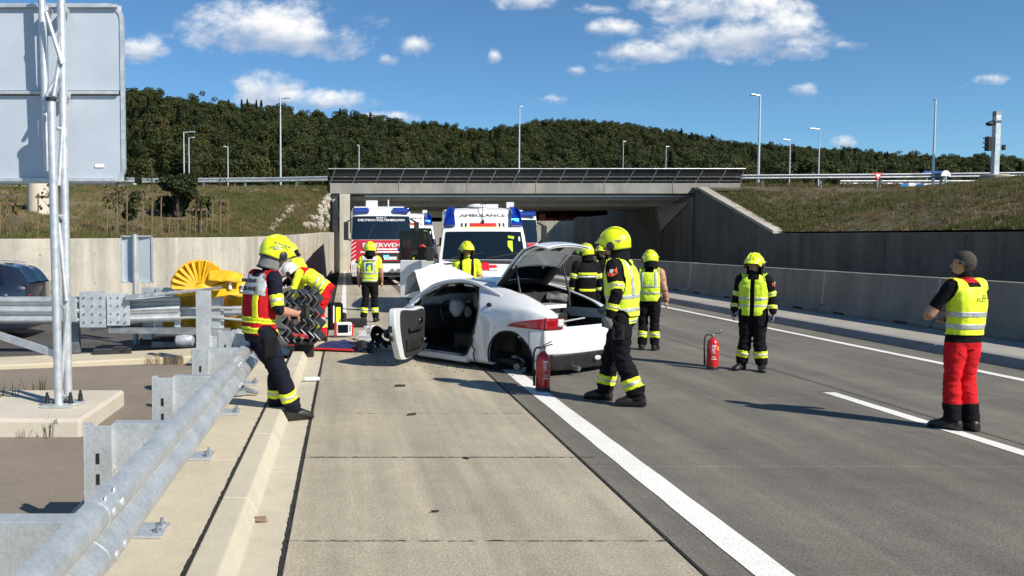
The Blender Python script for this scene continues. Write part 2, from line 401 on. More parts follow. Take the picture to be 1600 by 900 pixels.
# uneven crumbs along the sealed joints
b = MB().use('joint_tar')
for xj, wd in ((-.358, .015), (1.946, .008)):
    pts = [(xj + rnd.uniform(-.004, .004), y, 0) for y in np.arange(2.6, 40, .035)]
    rows = [[(p[0] - wd * rnd.uniform(.5, 1.15), p[1], .0022) for p in pts], [(p[0] + wd * rnd.uniform(.5, 1.1), p[1], .0022) for p in pts]]
    b.sheet(rows)
yj = gnd(540, 714.5).y
for yq, x0, x1, wd in ((yj, -.345, 2.1, .008), (gnd(540, 845).y, -.345, 1.95, .004), (gnd(540, 646).y, -.345, 1.95, .004), (11.2, -.345, 1.95, .004)):
    pts = [(x, yq + rnd.uniform(-.006, .006), 0) for x in np.arange(x0, x1, .03)]
    b.sheet([[(p[0], p[1] - wd * rnd.uniform(.4, 1.3), .0026) for p in pts], [(p[0], p[1] + wd * rnd.uniform(.4, 1.3), .0026) for p in pts]])
b.box((1.0, yj - .05, .004), (.05, .03, .008), Matrix.Rotation(-.8, 3, 'Z'))
b.build('joint_sealant', ro)
# painted lines
def line(name, pts, wd, z=.0045):
    L_ = []; Rr = []
    for i, p in enumerate(pts):
        e = wd / 2 + rnd.uniform(-.004, .004); L_.append((p[0] - e, p[1], z)); Rr.append((p[0] + e, p[1], z))
    m_ = MB().use('road_paint').sheet([L_, Rr]); return m_.build(name, kind='structure')
def straight(x, y0, y1, st=.25): return [(x, y, 0) for y in np.arange(y0, y1 + .01, st)]
line('edge_line', straight(2.315, -2, 80), .215)
line('lane_dash', straight(5.78, -2, gnd(1287, 611).y), .15)
for k in range(3): line('lane_dash', straight(5.78, 22 + 16 * k, 28 + 16 * k), .15)
line('edge_line', straight(8.83, -2, 80), .15)
line('edge_line', straight(-.05, 21, 70), .14)
# gutter, kerb and paving left of the road
nose = [(-.57, y) for y in np.arange(-2, 46, 2.)]
def strip(name, xs, y0, y1, m, z, n=2, dz=.25, kind='structure', bev=.012):
    b_ = MB().use(m); b_.prism([(xs[0], y0, z - dz), (xs[1], y0, z - dz), (xs[1], y1, z - dz), (xs[0], y1, z - dz)], (0, 0, dz)); return b_.build(name, kind=kind, bevel=bev)
gut = MB().use('joint_tar').box((-.46, 22, -.16), (.23, 48, .2)); gut = struct('gutter', gut)
for k in range(9):
    y0 = -2 + k * 2.9; b = MB().use('gutter_concrete'); b.prism([(-.62, y0 + .003, -.2), (-.372, y0 + .003, -.2), (-.372, y0 + 2.897, -.2), (-.62, y0 + 2.897, -.2)], (0, 0, .196)); b.build('gutter_slab', gut, bevel=.005, seg=1)
kb = MB().use('joint_tar').box((-.71, 5, -.13), (.2, 14, .3)); kb = struct('kerb', kb)
for k in range(8):
    y0 = -2 + k * 1.9; b = MB().use('gutter_concrete')
    b.prism([(-.572, y0 + .004, -.15), (-.812, y0 + .004, -.15), (-.812, y0 + .004, .122), (-.645, y0 + .004, .122), (-.582, y0 + .004, .02)], (0, 1.892, 0)); b.build('kerb_stone', kb, bevel=.012)
b = MB().use('joint_tar')
rows = [[(-.808 - .006 * rnd.random(), y, .1235) for y in np.arange(-1, 12.6, .04)], [(-.826 - .010 * rnd.random(), y, .1235) for y in np.arange(-1, 12.6, .04)]]; b.sheet(rows); b.build('kerb_joint_sealant', kb)
pad = MB().use('joint_tar').box((-1.28, 5, -.06), (.86, 14, .3)); pad = struct('barrier_footing', pad)
for y0, y1 in ((-2, 1.6), (1.6, 6.6), (6.6, 9.4), (9.4, 12.4)):
    b = MB().use('pad_concrete'); b.prism([(-.828, y0 + .004, -.2), (-1.72, y0 + .004, -.2), (-1.72, y1 - .004, -.2), (-.828, y1 - .004, -.2)], (0, 0, .318)); b.build('footing_slab', pad, bevel=.01)
b = MB().use('gore_asphalt')
b.prism([(-1.724, -3, -.2), (-14, -3, -.2), (-14, 11.2, -.2), (-5.0, 11.4, -.2), (-2.9, 12.0, -.2), (-1.724, 12.2, -.2)], (0, 0, .29)); struct('gore_pavement', b)
# curved pale kerb between the gore and the slip road
b = MB().use('pad_concrete'); cpts = [(-14, 11.2), (-8, 11.35), (-5.0, 11.75), (-3.2, 12.4), (-1.9, 13.0), (-.9, 14.0)]
cc = catmull(cpts, 40); A_ = []; B_ = []
for i, p in enumerate(cc):
    t = cc[min(i + 1, 39)] - cc[max(i - 1, 0)]; t /= np.linalg.norm(t); nn = np.array((-t[1], t[0])); A_.append(p - nn * .10); B_.append(p + nn * .75)
b.sheet([[(p[0], p[1], -.1) for p in A_], [(p[0], p[1], .125) for p in A_], [(p[0], p[1], .13) for p in B_], [(p[0], p[1], -.1) for p in B_]]); struct('slip_road_kerb', b, bevel=.02)
b = MB().use('side_asphalt'); b.sheet([[(-30, 11.5, -.02), (-.58, 11.5, -.02)], [(-30, 23, -.02), (-.58, 23, -.02)], [(-14, 40, -.02), (-.4, 40, -.02)], [(-3, 60, -.02), (-.35, 60, -.02)], [(-1.5, 100, -.02), (-.35, 100, -.02)]]); struct('slip_road', b)
# right-hand raised strip under the concrete barrier
wk = MB().use('joint_tar').box((10.7, 44, -.06), (2.2, 100, .2)); wk = struct('median_strip', wk)
for k in range(16):
    y0 = 2 + k * 6.; b = MB().use('walk_concrete'); b.prism([(9.79, y0 + .008, -.1), (12.5, y0 + .008, -.1), (12.5, y0 + 5.992, -.1), (9.79, y0 + 5.992, -.1)], (0, 0, .238)); b.build('median_slab', wk, bevel=.01)
for k in range(32):
    y0 = 2 + k * 3.; b = MB().use('kerb_dark'); b.prism([(9.50, y0 + .006, -.1), (9.782, y0 + .006, -.1), (9.782, y0 + .006, .14), (9.62, y0 + .006, .14), (9.52, y0 + .006, .03)], (0, 2.988, 0)); b.build('median_kerb_stone', wk, bevel=.01)
b = MB().use('lane_concrete').box((9.45, 44, -.05), (.1, 100, .1)); b.build('kerb_channel', wk)
b = MB().use('lane_concrete').box((16.6, 40, -.12), (7.9, 130, .2)); struct('far_carriageway', b)

# ---------------------------------------------------------------- retaining walls of single panels
def wall(name, pts, tops, th, m, plen, label, cap=None, side=1, base=-.2, holes=None):
    root = empty(name, (pts[0][0], pts[0][1], 0), label=label, category='wall')
    O = Vector((pts[0][0], pts[0][1], 0)); P = [np.array(p) for p in pts]; d = [0]
    for a_, b_ in zip(P, P[1:]): d.append(d[-1] + np.linalg.norm(b_ - a_))
    n = max(1, round(d[-1] / plen))
    f = lambda s_, arr: np.interp(s_, d, arr)
    for i in range(n):
        s0, s1 = d[-1] * i / n + .012, d[-1] * (i + 1) / n - .012
        p, q = [Vector((f(s_, [k[0] for k in P]), f(s_, [k[1] for k in P]), 0)) - O for s_ in (s0, s1)]
        h0, h1 = f(s0, tops), f(s1, tops); t = (q - p).normalized(); nn = Vector((-t.y, t.x, 0)) * th * side
        b_ = MB().use(m); b_.prism([p + Vector((0, 0, base)), q + Vector((0, 0, base)), q + Vector((0, 0, h1)), p + Vector((0, 0, h0))], nn)
        b_.build('panel', root, bevel=.015)
        b_ = MB().use('joint_tar'); c = q + t * .012; b_.prism([c + t * .03 + Vector((0, 0, base)), c - t * .03 + Vector((0, 0, base)), c - t * .03 + Vector((0, 0, h1 - .02)), c + t * .03 + Vector((0, 0, h1 - .02))], nn * .9 + nn * 0)
        for k in range(len(b_.v)): b_.v[k] = tuple(Vector(b_.v[k]) + nn * .05)
        b_.build('joint_strip', root)
        for hx in (.28, .72):                                  # form-tie holes
            for hz in (.8, 1.6):
                c = p.lerp(q, hx) + Vector((0, 0, hz * (h0 / 2.0))) - nn.normalized() * .003
                b_ = MB().use('kerb_dark'); b_.cyl(c, c + nn.normalized() * .01, .028, n=8); b_.build('tie_hole', root)
    return root
LW = catmull([(-12.5, 13.5), (-9.3, 17), (-7.2, 20), (-5, 25), (-3.0, 31), (-1.8, 38), (-1.0, 45.5), (-.35, 60), (.45, 76), (.9, 90)], 60)
LT = [np.interp(p[1], [13, 20, 31, 45, 76, 90], [1.84, 1.87, 1.98, 2.3, 2.6, 2.6]) for p in LW]
wall('concrete_wall', [tuple(p) for p in LW], LT, .35, 'wall_light', 3.2, 'long pale sunlit concrete retaining wall behind the crash cushion on the left')
RX = 20.3
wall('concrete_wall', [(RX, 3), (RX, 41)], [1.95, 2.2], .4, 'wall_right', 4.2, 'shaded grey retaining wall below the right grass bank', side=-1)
# wing wall rising to the bridge, with a pale coping
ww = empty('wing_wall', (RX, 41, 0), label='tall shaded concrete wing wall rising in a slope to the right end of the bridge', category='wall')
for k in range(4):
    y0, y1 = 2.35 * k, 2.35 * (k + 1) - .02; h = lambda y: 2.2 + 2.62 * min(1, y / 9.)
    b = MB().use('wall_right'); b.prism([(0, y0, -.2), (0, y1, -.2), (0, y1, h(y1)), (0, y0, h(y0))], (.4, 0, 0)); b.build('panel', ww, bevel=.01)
b = MB().use('bridge_concrete'); b.prism([(-.06, 0, 2.2), (-.06, 9.0, 4.82), (-.06, 9.4, 4.82), (-.06, 9.4, 4.95), (-.06, 8.9, 4.95), (-.06, 0, 2.34)], (.55, 0, 0)); b.build('coping', ww, bevel=.01)
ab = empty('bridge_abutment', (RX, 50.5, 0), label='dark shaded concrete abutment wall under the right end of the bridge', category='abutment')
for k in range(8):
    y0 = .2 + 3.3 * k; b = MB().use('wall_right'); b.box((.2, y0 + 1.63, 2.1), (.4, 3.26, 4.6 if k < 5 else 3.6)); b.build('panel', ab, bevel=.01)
b = MB().use('galv_dark')          # hanging dark triangle of ductwork on the abutment
b.bar((-.05, .6, 4.2), (-.05, 5.2, 2.5), .06, .08); b.bar((-.05, 5.2, 2.5), (-.05, 6.4, 4.2), .06, .08); b.prism([(-.03, .8, 4.15), (-.03, 5.2, 2.6), (-.03, 6.3, 4.15)], (.02, 0, 0)); b.build('drain_shield', ab)
# lit wall of the bend beyond the bridge
fw = wall('concrete_wall', [(6, 83), (22.5, 79)], [3.7, 3.75], .4, 'wall_light', 3.6, 'far sunlit concrete wall seen under the bridge', side=1)

# ---------------------------------------------------------------- bridge
BY = 52.
br = empty('road_bridge', (0, BY, 0), label='concrete road bridge with a dark mesh railing crossing the motorway', category='bridge')
def bx(name, c, d, m, par=br, bev=.02): return MB().use(m).box(c, d).build(name, par, bevel=bev)
x0, x1 = -.95, 23.6
for k in range(6):
    wdt = (x1 - x0) / 6; bx('fascia_panel', (x0 + wdt * (k + .5), 0, 4.99), (wdt - .02, .35, .62), 'bridge_fascia')
bx('deck', ((x0 + x1) / 2, 6.2, 5.0), (x1 - x0 - .1, 12., .5), 'bridge_concrete')
bx('edge_beam', (11.2, .95, 4.52), (22.6, .5, .40), 'bridge_concrete')
bx('service_pipe', (11.4, .45, 4.56), (20.5, .16, .14), 'galv_pale')
for j, (yy, zz) in enumerate(((1.3, 4.22), (4.5, 4.2), (8., 4.2))):
    gd = bx('girder', (10.8, yy + .6, zz), (22.2, .5, .42), 'bridge_concrete')
    b = MB().use('wall_light')
    for k in range(74): b.box((.3 + k * .29, yy + .3, zz - .17), (.15, .08, .09))
    b.build('girder_teeth', br, kind='stuff')
bx('soffit', (10.8, 6.2, 4.6), (22.0, 11, .1), 'bridge_concrete')
rl = bx('railing_top', ((x0 + x1) / 2, -.52, 6.13), (x1 - x0 + .2, .10, .05), 'galv_pale')
m = bpy.data.materials.new('mesh_screen'); m.use_nodes = True; M['mesh_screen'] = m
t = NT(m.node_tree); bb = m.node_tree.nodes['Principled BSDF']; bb.inputs['Base Color'].default_value = (.035, .036, .038, 1); bb.inputs['Roughness'].default_value = .5
wv = t.node('ShaderNodeTexWave', wave_type='BANDS', bands_direction='Z'); wv.inputs['Scale'].default_value = 3.2
t.l.new(t.node('ShaderNodeTexCoord').outputs['Object'], wv.inputs['Vector'])
tb = t.node('ShaderNodeBsdfTransparent'); ms = t.node('ShaderNodeMixShader'); t.put(ms.inputs[0], t.mapr(wv.outputs['Fac'], .2, .5, .72, .98)); t.l.new(tb.outputs[0], ms.inputs[1]); t.l.new(bb.outputs[0], ms.inputs[2]); t.l.new(ms.outputs[0], m.node_tree.nodes['Material Output'].inputs[0])
np_ = 18
for k in range(np_ + 1):
    x = x0 + (x1 - x0) * k / np_
    MB().use('galv_dark').bar((x, -.12, 5.26), (x + .35 if k < np_ else x, -.5, 6.12), .04, .06, (1, 0, 0)).build('railing_post', br)
    if k < np_:
        xb = x0 + (x1 - x0) * (k + 1) / np_; e = .35 if k < np_ - 1 else 0
        b = MB().use('mesh_screen'); b.prism([(x + .06, -.10, 5.32), (xb - .06, -.10, 5.32), (xb - .06 + e, -.47, 6.08), (x + .41, -.47, 6.08)], (0, .02, .012)); b.build('railing_panel', br)
        b = MB().use('galv_dark'); b.tube([(x, -.3, 5.66), (xb, -.3, 5.66)], .018, 6); b.tube([(x, -.2, 5.45), (xb, -.2, 5.45)], .014, 6); b.build('railing_rail', br)
bx('pier_left', (-.05, .1, 2.3), (.62, 1.2, 4.7), 'wall_light'); bx('pier_left', (-.62, 1.2, 2.3), (.35, 2.2, 4.7), 'wall_light')
bx('bearing_block', (22.0, -.35, 4.5), (2.0, .6, .42), 'wall_light'); bx('abutment_back', (-.9, 7, 2.3), (.5, 11, 4.7), 'bridge_concrete')

# ---------------------------------------------------------------- grass banks, upper ground and hills
def fbm(x, y, z=0.): return noise.fractal(Vector((x, y, z)), 1., 2., 4)
def bank(name, rows_fn, nu, nv, m): 
    b_ = MB().use(m); b_.sheet([[rows_fn(i / nu, j / nv) for j in range(nv + 1)] for i in range(nu + 1)]); return struct(name, b_, smooth=180)
LWa = np.array([p for p in LW if p[1] < 53]); LTa = np.array(LT[:len(LWa)])
def left_bank(uu, vv):
    k = uu * (len(LWa) - 1); i = min(int(k), len(LWa) - 2); f = k - i
    p = LWa[i] * (1 - f) + LWa[i + 1] * f; zt = LTa[i] * (1 - f) + LTa[i + 1] * f
    ex, ey = -38 + 37.0 * uu ** .75, 52. + (1 - uu) * 0
    e = np.array((ex, ey)); q = p + (e - p) * vv
    prof = np.interp(vv, [0, .04, .25, 1], [zt - .05, zt - .02, zt + .32 * (5.1 - zt), 5.1])
    n_ = fbm(q[0] * .35, q[1] * .35) * .22 * min(1, vv * 6) * (1 if vv < .95 else .2)
    return (q[0] - .35 * (1 - vv), q[1] + .1, prof + n_)
gm = MB()
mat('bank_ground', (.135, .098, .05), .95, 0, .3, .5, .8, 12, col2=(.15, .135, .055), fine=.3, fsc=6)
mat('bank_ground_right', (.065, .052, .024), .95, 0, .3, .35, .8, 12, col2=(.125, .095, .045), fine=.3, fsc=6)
mat('upper_ground', (.09, .10, .03), .95, 0, .3, .05, .5, 10, col2=(.17, .14, .06))
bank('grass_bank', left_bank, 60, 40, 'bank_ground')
def right_bank(uu, vv):
    y = 3 + 46.5 * uu; zt = np.interp(y, [3, 41, 49.6], [1.92, 2.16, 4.7]); x = RX + .38 + 17 * vv
    zc_ = np.interp(x, [RX, RX + 5, RX + 11, RX + 30], [zt, zt + .55 * (4.9 - zt), 4.75, 5.2])
    return (x, y, zc_ + fbm(x * .35, y * .35) * .2 * min(1, vv * 8))
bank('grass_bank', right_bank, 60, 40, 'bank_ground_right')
def upper(name, x0_, x1_, y0_, y1_, z_, m='upper_ground'):
    return bank(name, lambda a_, b_: (x0_ + (x1_ - x0_) * a_, y0_ + (y1_ - y0_) * b_, z_ + fbm((x0_ + (x1_ - x0_) * a_) * .1, (y0_ + (y1_ - y0_) * b_) * .1) * .12), 30, 14, m)
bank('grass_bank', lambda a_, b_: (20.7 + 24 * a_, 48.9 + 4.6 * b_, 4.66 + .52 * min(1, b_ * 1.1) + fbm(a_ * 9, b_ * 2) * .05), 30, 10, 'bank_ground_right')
upper('upper_field', -160, -1.3, 52, 118, 5.08); upper('upper_field', 20.9, 190, 53.2, 118, 5.15); upper('upper_field', 37., 190, 0, 49.5, 5.1)
upper('upper_field', -.9, 23.3, 85, 118, 3.72)
SIL = [(-500, 60), (-200, 90), (0, 112), (195, 132), (250, 148), (350, 160), (420, 168), (500, 182), (620, 192), (700, 206), (770, 209), (830, 200), (880, 195), (950, 197), (1000, 204), (1050, 214), (1150, 230), (1300, 240), (1450, 248), (1600, 257), (1900, 270), (2300, 285)]
RID = [(-500, 300), (195, 330), (420, 380), (620, 460), (770, 620), (880, 640), (1050, 640), (1300, 620), (1600, 600), (2300, 600)]
def ridge(px): return np.interp(px, [s_[0] for s_ in SIL], [s_[1] for s_ in SIL]), np.interp(px, [s_[0] for s_ in RID], [s_[1] for s_ in RID])
def hillz(px, y):
    """ground height of the wooded hills along bearing px, y metres ahead"""
    top, dr = ridge(px); zr = CH + (HOR - top) / F * dr - 11.5
    st = 150.
    if y < st: return 5.1
    k = min(1, (y - st) / (dr - st)); k = k * k * (3 - 2 * k) * .6 + k * .4
    z = 5.1 + (zr - 5.1) * k
    if y > dr: z -= (y - dr) * .15
    return z + fbm(px * .01, y * .012) * 3 * min(1, (y - st) / 60)
mat('forest_floor', (.022, .028, .010), .95, 0, .3, .05)
b = MB().use('forest_floor'); rows = []
for y in list(np.linspace(117, 700, 44)) + [900, 1400, 2600]:
    rows.append([((px - VPX) / F * y, y, hillz(px, y) if y < 890 else 0) for px in np.linspace(-900, 2600, 90)])
b.sheet(rows); struct('hills', b, smooth=180)
# ---- trees
def leaf_cloud(b_, centers, rads, n, size, rr, droop=0.):
    cn = len(centers); wts = np.array([r ** 2 for r in rads]); wts /= wts.sum()
    for k in rr.choice(cn, n, p=wts):
        d = rr.normal(size=3); d /= np.linalg.norm(d)
        rad = rads[k] * rr.uniform(.72, 1.06); p = Vector(centers[k]) + Vector((d[0] * rad, d[1] * rad, d[2] * rad * .8))
        nrm = Vector(d * .7 + rr.normal(size=3) * .55 + np.array((0, 0, .35 - droop))).normalized()
        a_ = nrm.orthogonal().normalized(); a_ = Matrix.Rotation(rr.uniform(0, 6.28), 3, nrm) @ a_; c_ = nrm.cross(a_); s_ = size * rr.uniform(.6, 1.3)
        b_.add([p - a_ * s_ - c_ * s_ * .6, p + a_ * s_ * .2 - c_ * s_ * .8, p + a_ * s_ + c_ * s_ * .2, p - a_ * s_ * .1 + c_ * s_ * .8], [(0, 1, 2, 3)])
def fast_mesh(b_, name):
    me = bpy.data.meshes.new(name); me.from_pydata(b_.v, [], b_.f)
    for n_ in b_.mats: me.materials.append(M[n_])
    me.polygons.foreach_set('material_index', b_.m); me.update(); return me
def broad_tree(seed, hgt, rad, leafm, n=2300, size=.28):
    rr = np.random.RandomState(seed); b_ = MB().use('bark')
    b_.tube([(0, 0, -1), (.1, 0, hgt * .3), (.0, .1, hgt * .62)], [.28, .2, .08], 6)
    cs, rs = [], []
    for k in range(15):
        a_ = rr.uniform(0, 6.28); q = rr.uniform(0, 1) ** .6; zz = rr.uniform(.3, .9); rw = math.sin(math.pi * min(1, max(.12, zz))) ** .6
        c = (math.cos(a_) * q * rad * .72 * rw, math.sin(a_) * q * rad * .72 * rw, hgt * zz); cs.append(c); rs.append(rr.uniform(.24, .42) * rad)
        b_.tube([(0, 0, hgt * (.2 + .3 * zz)), tuple(Vector(c) * .95)], [.09, .03], 4, False)
    b_.use(leafm); leaf_cloud(b_, cs, rs, n, size, rr); return fast_mesh(b_, 'tree')
def fir_tree(seed, hgt, rad, n=1300):
    rr = np.random.RandomState(seed); b_ = MB().use('bark'); b_.tube([(0, 0, -1), (0, 0, hgt)], [.22, .03], 6); b_.use('leaf_conifer')
    for k in range(n):
        zz = rr.uniform(.12, 1) ; a_ = rr.uniform(0, 6.28); lay = (zz * 14) % 1; r_ = rad * (1 - zz) ** .85 * (.45 + .55 * lay) * rr.uniform(.6, 1.05) + .1
        p = Vector((math.cos(a_) * r_, math.sin(a_) * r_, hgt * zz - r_ * .25)); d = Vector((math.cos(a_), math.sin(a_), -.35)); sd_ = Vector((-math.sin(a_), math.cos(a_), 0)); s_ = rr.uniform(.3, .65)
        b_.add([p - d * s_, p + sd_ * s_ * .5, p + d * s_ * .7, p - sd_ * s_ * .5], [(0, 1, 2, 3)])
    return fast_mesh(b_, 'fir')
protos = [proto(broad_tree(11, 13, 5.2, 'leaf_broad'), 'broad_a'), proto(broad_tree(12, 15, 5.6, 'leaf_broad'), 'broad_b'), proto(broad_tree(13, 12, 4.6, 'leaf_olive'), 'olive'), proto(broad_tree(14, 14, 5.0, 'leaf_broad'), 'broad_c'),
          proto(fir_tree(15, 15, 3.0), 'fir_a'), proto(fir_tree(16, 13, 2.7), 'fir_b')]
rr = np.random.RandomState(5); fp, fs_, fr, fi = [], [], [], []
y = 186.
while y < 690:
    stp = 4.6 + (y - 120) * .006
    for px in np.arange(-120, 1720, stp / y * F):
        top, dr = ridge(px)
        if y > dr + 8: continue
        pj = px + rr.uniform(-.5, .5) * stp / y * F; yj_ = y + rr.uniform(-.5, .5) * stp
        if y < 196 and rr.rand() < .3: continue
        z = hillz(pj, yj_); fp.append(((pj - VPX) / F * yj_, yj_, z)); fs_.append(rr.uniform(.58, .92)); fr.append(rr.uniform(0, 6.28))
        cz = noise.noise(Vector((pj * .006, yj_ * .012, 3)))
        fi.append(int(rr.choice([4, 5])) if rr.rand() < (.30 if cz > .15 else .015) else int(rr.choice([0, 1, 2, 3], p=[.29, .26, .20, .25])))
    y += stp * .95
scatter('wooded_hillside', fp, fs_, fr, fi, protos, kind='stuff', label='dark green mixed woodland covering the hills behind the bridge', category='forest')
# ---- grass tufts on the banks
def tuft(seed, m, h=.3, n=16, spread=.22):
    rr_ = np.random.RandomState(seed); b_ = MB().use(m)
    for k in range(n):
        a_ = rr_.uniform(0, 6.28); p = Vector((rr_.normal() * spread * .5, rr_.normal() * spread * .5, -.02)); l = Vector((math.cos(a_) * rr_.uniform(.1, .6), math.sin(a_) * rr_.uniform(.1, .6), 1)) * h * rr_.uniform(.5, 1.2); s_ = Vector((-math.sin(a_), math.cos(a_), 0)) * .014
        b_.add([p - s_, p + s_, p + l * .6 + s_ * .7, p + l + Vector((0, 0, -h * .15)), p + l * .6 - s_ * .7], [(0, 1, 2, 3, 4)])
    return proto(fast_mesh(b_, 'tuft'), 'tuft')
tp = [tuft(1, 'grass_dry'), tuft(2, 'grass_green'), tuft(3, 'grass_dry', .22, 22), tuft(4, 'weed_straw', .35, 10)]
gp, gs, gr, gi_ = [], [], [], []
for fn, n_ in ((left_bank, 26000), (right_bank, 26000)):
    for k in range(n_):
        a_, c_ = rr.rand(), rr.rand() ** 1.3; p = fn(a_, c_); f = noise.noise(Vector((p[0] * .16, p[1] * .16, 1)))
        if rr.rand() < .35 - f * .8: continue
        gp.append(p); gs.append(rr.uniform(.3, .8)); gr.append(rr.uniform(0, 6.28)); gi_.append(int(rr.choice([0, 1, 2, 3], p=[.2, .62, .16, .02] if f > .05 else [.46, .24, .26, .04])))
for k in range(5000):
    p = (rr.uniform(23.6, 70), rr.uniform(50, 64), 5.12) if rr.rand() < .6 else (rr.uniform(-50, -1.5), rr.uniform(52.2, 57), 5.08)
    gp.append(p); gs.append(rr.uniform(.5, 1.1)); gr.append(rr.uniform(0, 6.28)); gi_.append(int(rr.choice([0, 1, 2])))
scatter('bank_grass', gp, gs, gr, gi_, tp, kind='stuff', label='dry and green grass growing on the banks', category='grass')
# ================================================================ road furniture
# ---- near guard rail
WP = [(0, .775), (.028, .772), (.066, .752), (.083, .715), (.074, .675), (.03, .637), (.002, .62), (.03, .603), (.074, .565), (.083, .525), (.066, .488), (.028, .468), (0, .465)]
WP = [tuple(p) for p in catmull(WP, 34)]
def wbeam(b_, path, prof, th=.006, up=0.):
    """path: list of (x, y, out_x, out_y, dz)"""
    front = [[(p[0] + p[2] * d, p[1] + p[3] * d, z + p[4]) for d, z in prof] for p in path]
    back = [[(p[0] + p[2] * (d - th), p[1] + p[3] * (d - th), z + p[4]) for d, z in prof] for p in path]
    b_.sheet(front); b_.sheet(back)
    n = len(prof)
    for rows in (0, -1): b_.sheet([front[rows], back[rows]])
    b_.sheet([[r[0] for r in front], [r[0] for r in back]]); b_.sheet([[r[-1] for r in front], [r[-1] for r in back]])
GRX = -1.02
gr_ = empty('guard_rail', (GRX, 0, .12), label='near galvanised steel guard rail running along the kerb to the crash cushion', category='guard rail')
segs = [(-1.0, 3.62, 0), (3.38, 7.72, .005), (7.48, 10.6, .0)]
for k, (a_, c_, o_) in enumerate(segs):
    path = []
    for y in np.linspace(a_, c_, 24):
        bend = max(0, y - 9.2); path.append((-.28 * bend * bend + o_, y, 1, 0, -.12 - .05 * bend + .003 * math.sin(y * 3)))
    b = MB().use('galvanised'); wbeam(b, path, WP); b.build('rail_beam', gr_, smooth=40)
for ys_ in (3.5, 7.6):
    for dy in (-.07, .06):
        for d_, z_ in ((.084, .715), (.084, .525), (.05, .76), (.012, .62)):
            b = MB().use('galv_pale'); b.ell((d_ + .004, ys_ + dy + (.03 if z_ < .7 else 0), z_ - .12), (.008, .022, .022), 10, 6); b.build('rail_bolt', gr_, smooth=60)
for py in (3.2, 4.95, 6.7, 8.45, 10.2):
    pst = MB().use('galvanised')
    pst.box((-.40, py - .055, .30), (.16, .008, .66)); pst.box((-.478, py, .30), (.008, .12, .66)); pst.box((-.322, py - .03, .30), (.008, .06, .66)); pst.box((-.478, py + .04, .30), (.05, .008, .66)); po = pst.build('post', gr_, bevel=.003)
    b = MB().use('bolt_dark')
    for z_ in (.2, .32, .44): b.box((-.40, py - .0605, z_), (.02, .006, .06))
    b.build('slot', po, kind='stuff')
    b = MB().use('galvanised'); b.box((-.17, py - .02, .50), (.31, .007, .27)); b.box((-.17, py + .03, .632), (.31, .10, .007)); b.box((-.17, py + .03, .368), (.31, .10, .007)); so_ = b.build('spacer', gr_, bevel=.003)
    b = MB().use('bolt_dark'); b.box((-.1, py - .0245, .5), (.09, .004, .035)); b.build('slot', so_)
    b = MB().use('galvanised'); b.box((-.24, py - .02, .009), (.44, .24, .018)); pl = b.build('base_plate', gr_, bevel=.004)
    for bx_, by_ in ((-.06, -.07), (-.06, .05), (-.42, -.07), (-.42, .05)):
        b = MB().use('galv_dark'); b.cyl((bx_, py + by_, .018), (bx_, py + by_, .032), .024, n=6); b.cyl((bx_, py + by_, .032), (bx_, py + by_, .06), .011, n=8); b.build('anchor_bolt', pl)

# ---- left branch: triple-wave rail on posts
TP = catmull([(0, .90), (.03, .895), (.075, .86), (.075, .81), (.01, .755), (.075, .70), (.075, .65), (.01, .60), (.075, .55), (.075, .50), (.03, .46), (0, .455)], 44); TP = [tuple(p) for p in TP]
tr_ = empty('guard_rail', (-5, 13.9, .02), label='triple wave guard rail crossing behind the sign mast at the far left', category='guard rail')
b = MB().use('galvanised'); wbeam(b, [(x, .0, 0, -1, 0.) for x in np.linspace(-6, .75, 12)], TP); b.build('rail_beam', tr_, smooth=40)
b = MB().use('galvanised'); wbeam(b, [(x, .15 * (x - 1.05), 0, -1, .02 * (x - 1)) for x in np.linspace(1.05, 2.3, 8)], TP); b.build('rail_beam', tr_, smooth=40)
for x in (-5.2, -3.2, -1.2, .58):
    b = MB().use('galv_dark'); b.box((x, .18, .42), (.14, .12, .9)); b.build('post', tr_, bevel=.006)
    b = MB().use('galvanised'); b.box((x - .02, -.11, .68), (.28, .06, .36)); b.build('spacer', tr_, bevel=.01)
for x, w_ in ((.95, .42), (1.36, .36)):
    b = MB().use('galv_pale'); b.box((x, -.10, .70), (w_, .012, .58 if w_ > .4 else .52), Matrix.Rotation(.12 if w_ < .4 else 0, 3, 'Z')); pl = b.build('splice_plate', tr_, bevel=.003)
    for i in range(3):
        for j in range(4):
            b = MB().use('galv_dark'); b.cyl((x - w_ * .32 + i * w_ * .32, -.112, .5 + j * .13), (x - w_ * .32 + i * w_ * .32, -.125, .5 + j * .13), .017, n=6); b.build('plate_bolt', pl)
for x in np.linspace(-3.4, .5, 5): MB().use('galv_dark').cyl((x, -.01, .915), (x, -.01, .94), .03, n=6).build('top_bolt', tr_)
b = MB().use('galv_dark'); b.prism([(1.5, -.16, .93), (3.0, .1, 1.06), (3.0, .0, 1.02), (1.5, -.2, .86)], (0, .05, 0)); b.build('top_strip', tr_)
b = MB().use('galv_dark'); b.prism([(1.2, -.1, .40), (3.1, .12, .36), (3.1, .12, .26), (1.2, -.1, .32)], (0, .3, 0)); b.build('lower_strip', tr_)
b = MB().use('black_plastic'); b.box((1.5, -1.0, .16), (.55, .22, .07), Matrix.Rotation(.3, 3, 'Z')); b.box((1.62, -1.0, .2), (.18, .16, .06)); b.build('metal_debris', None, loc=(-5, 13.9, .0), label='dark broken metal foot lying on the pale kerb by the triple wave rail', category='debris')

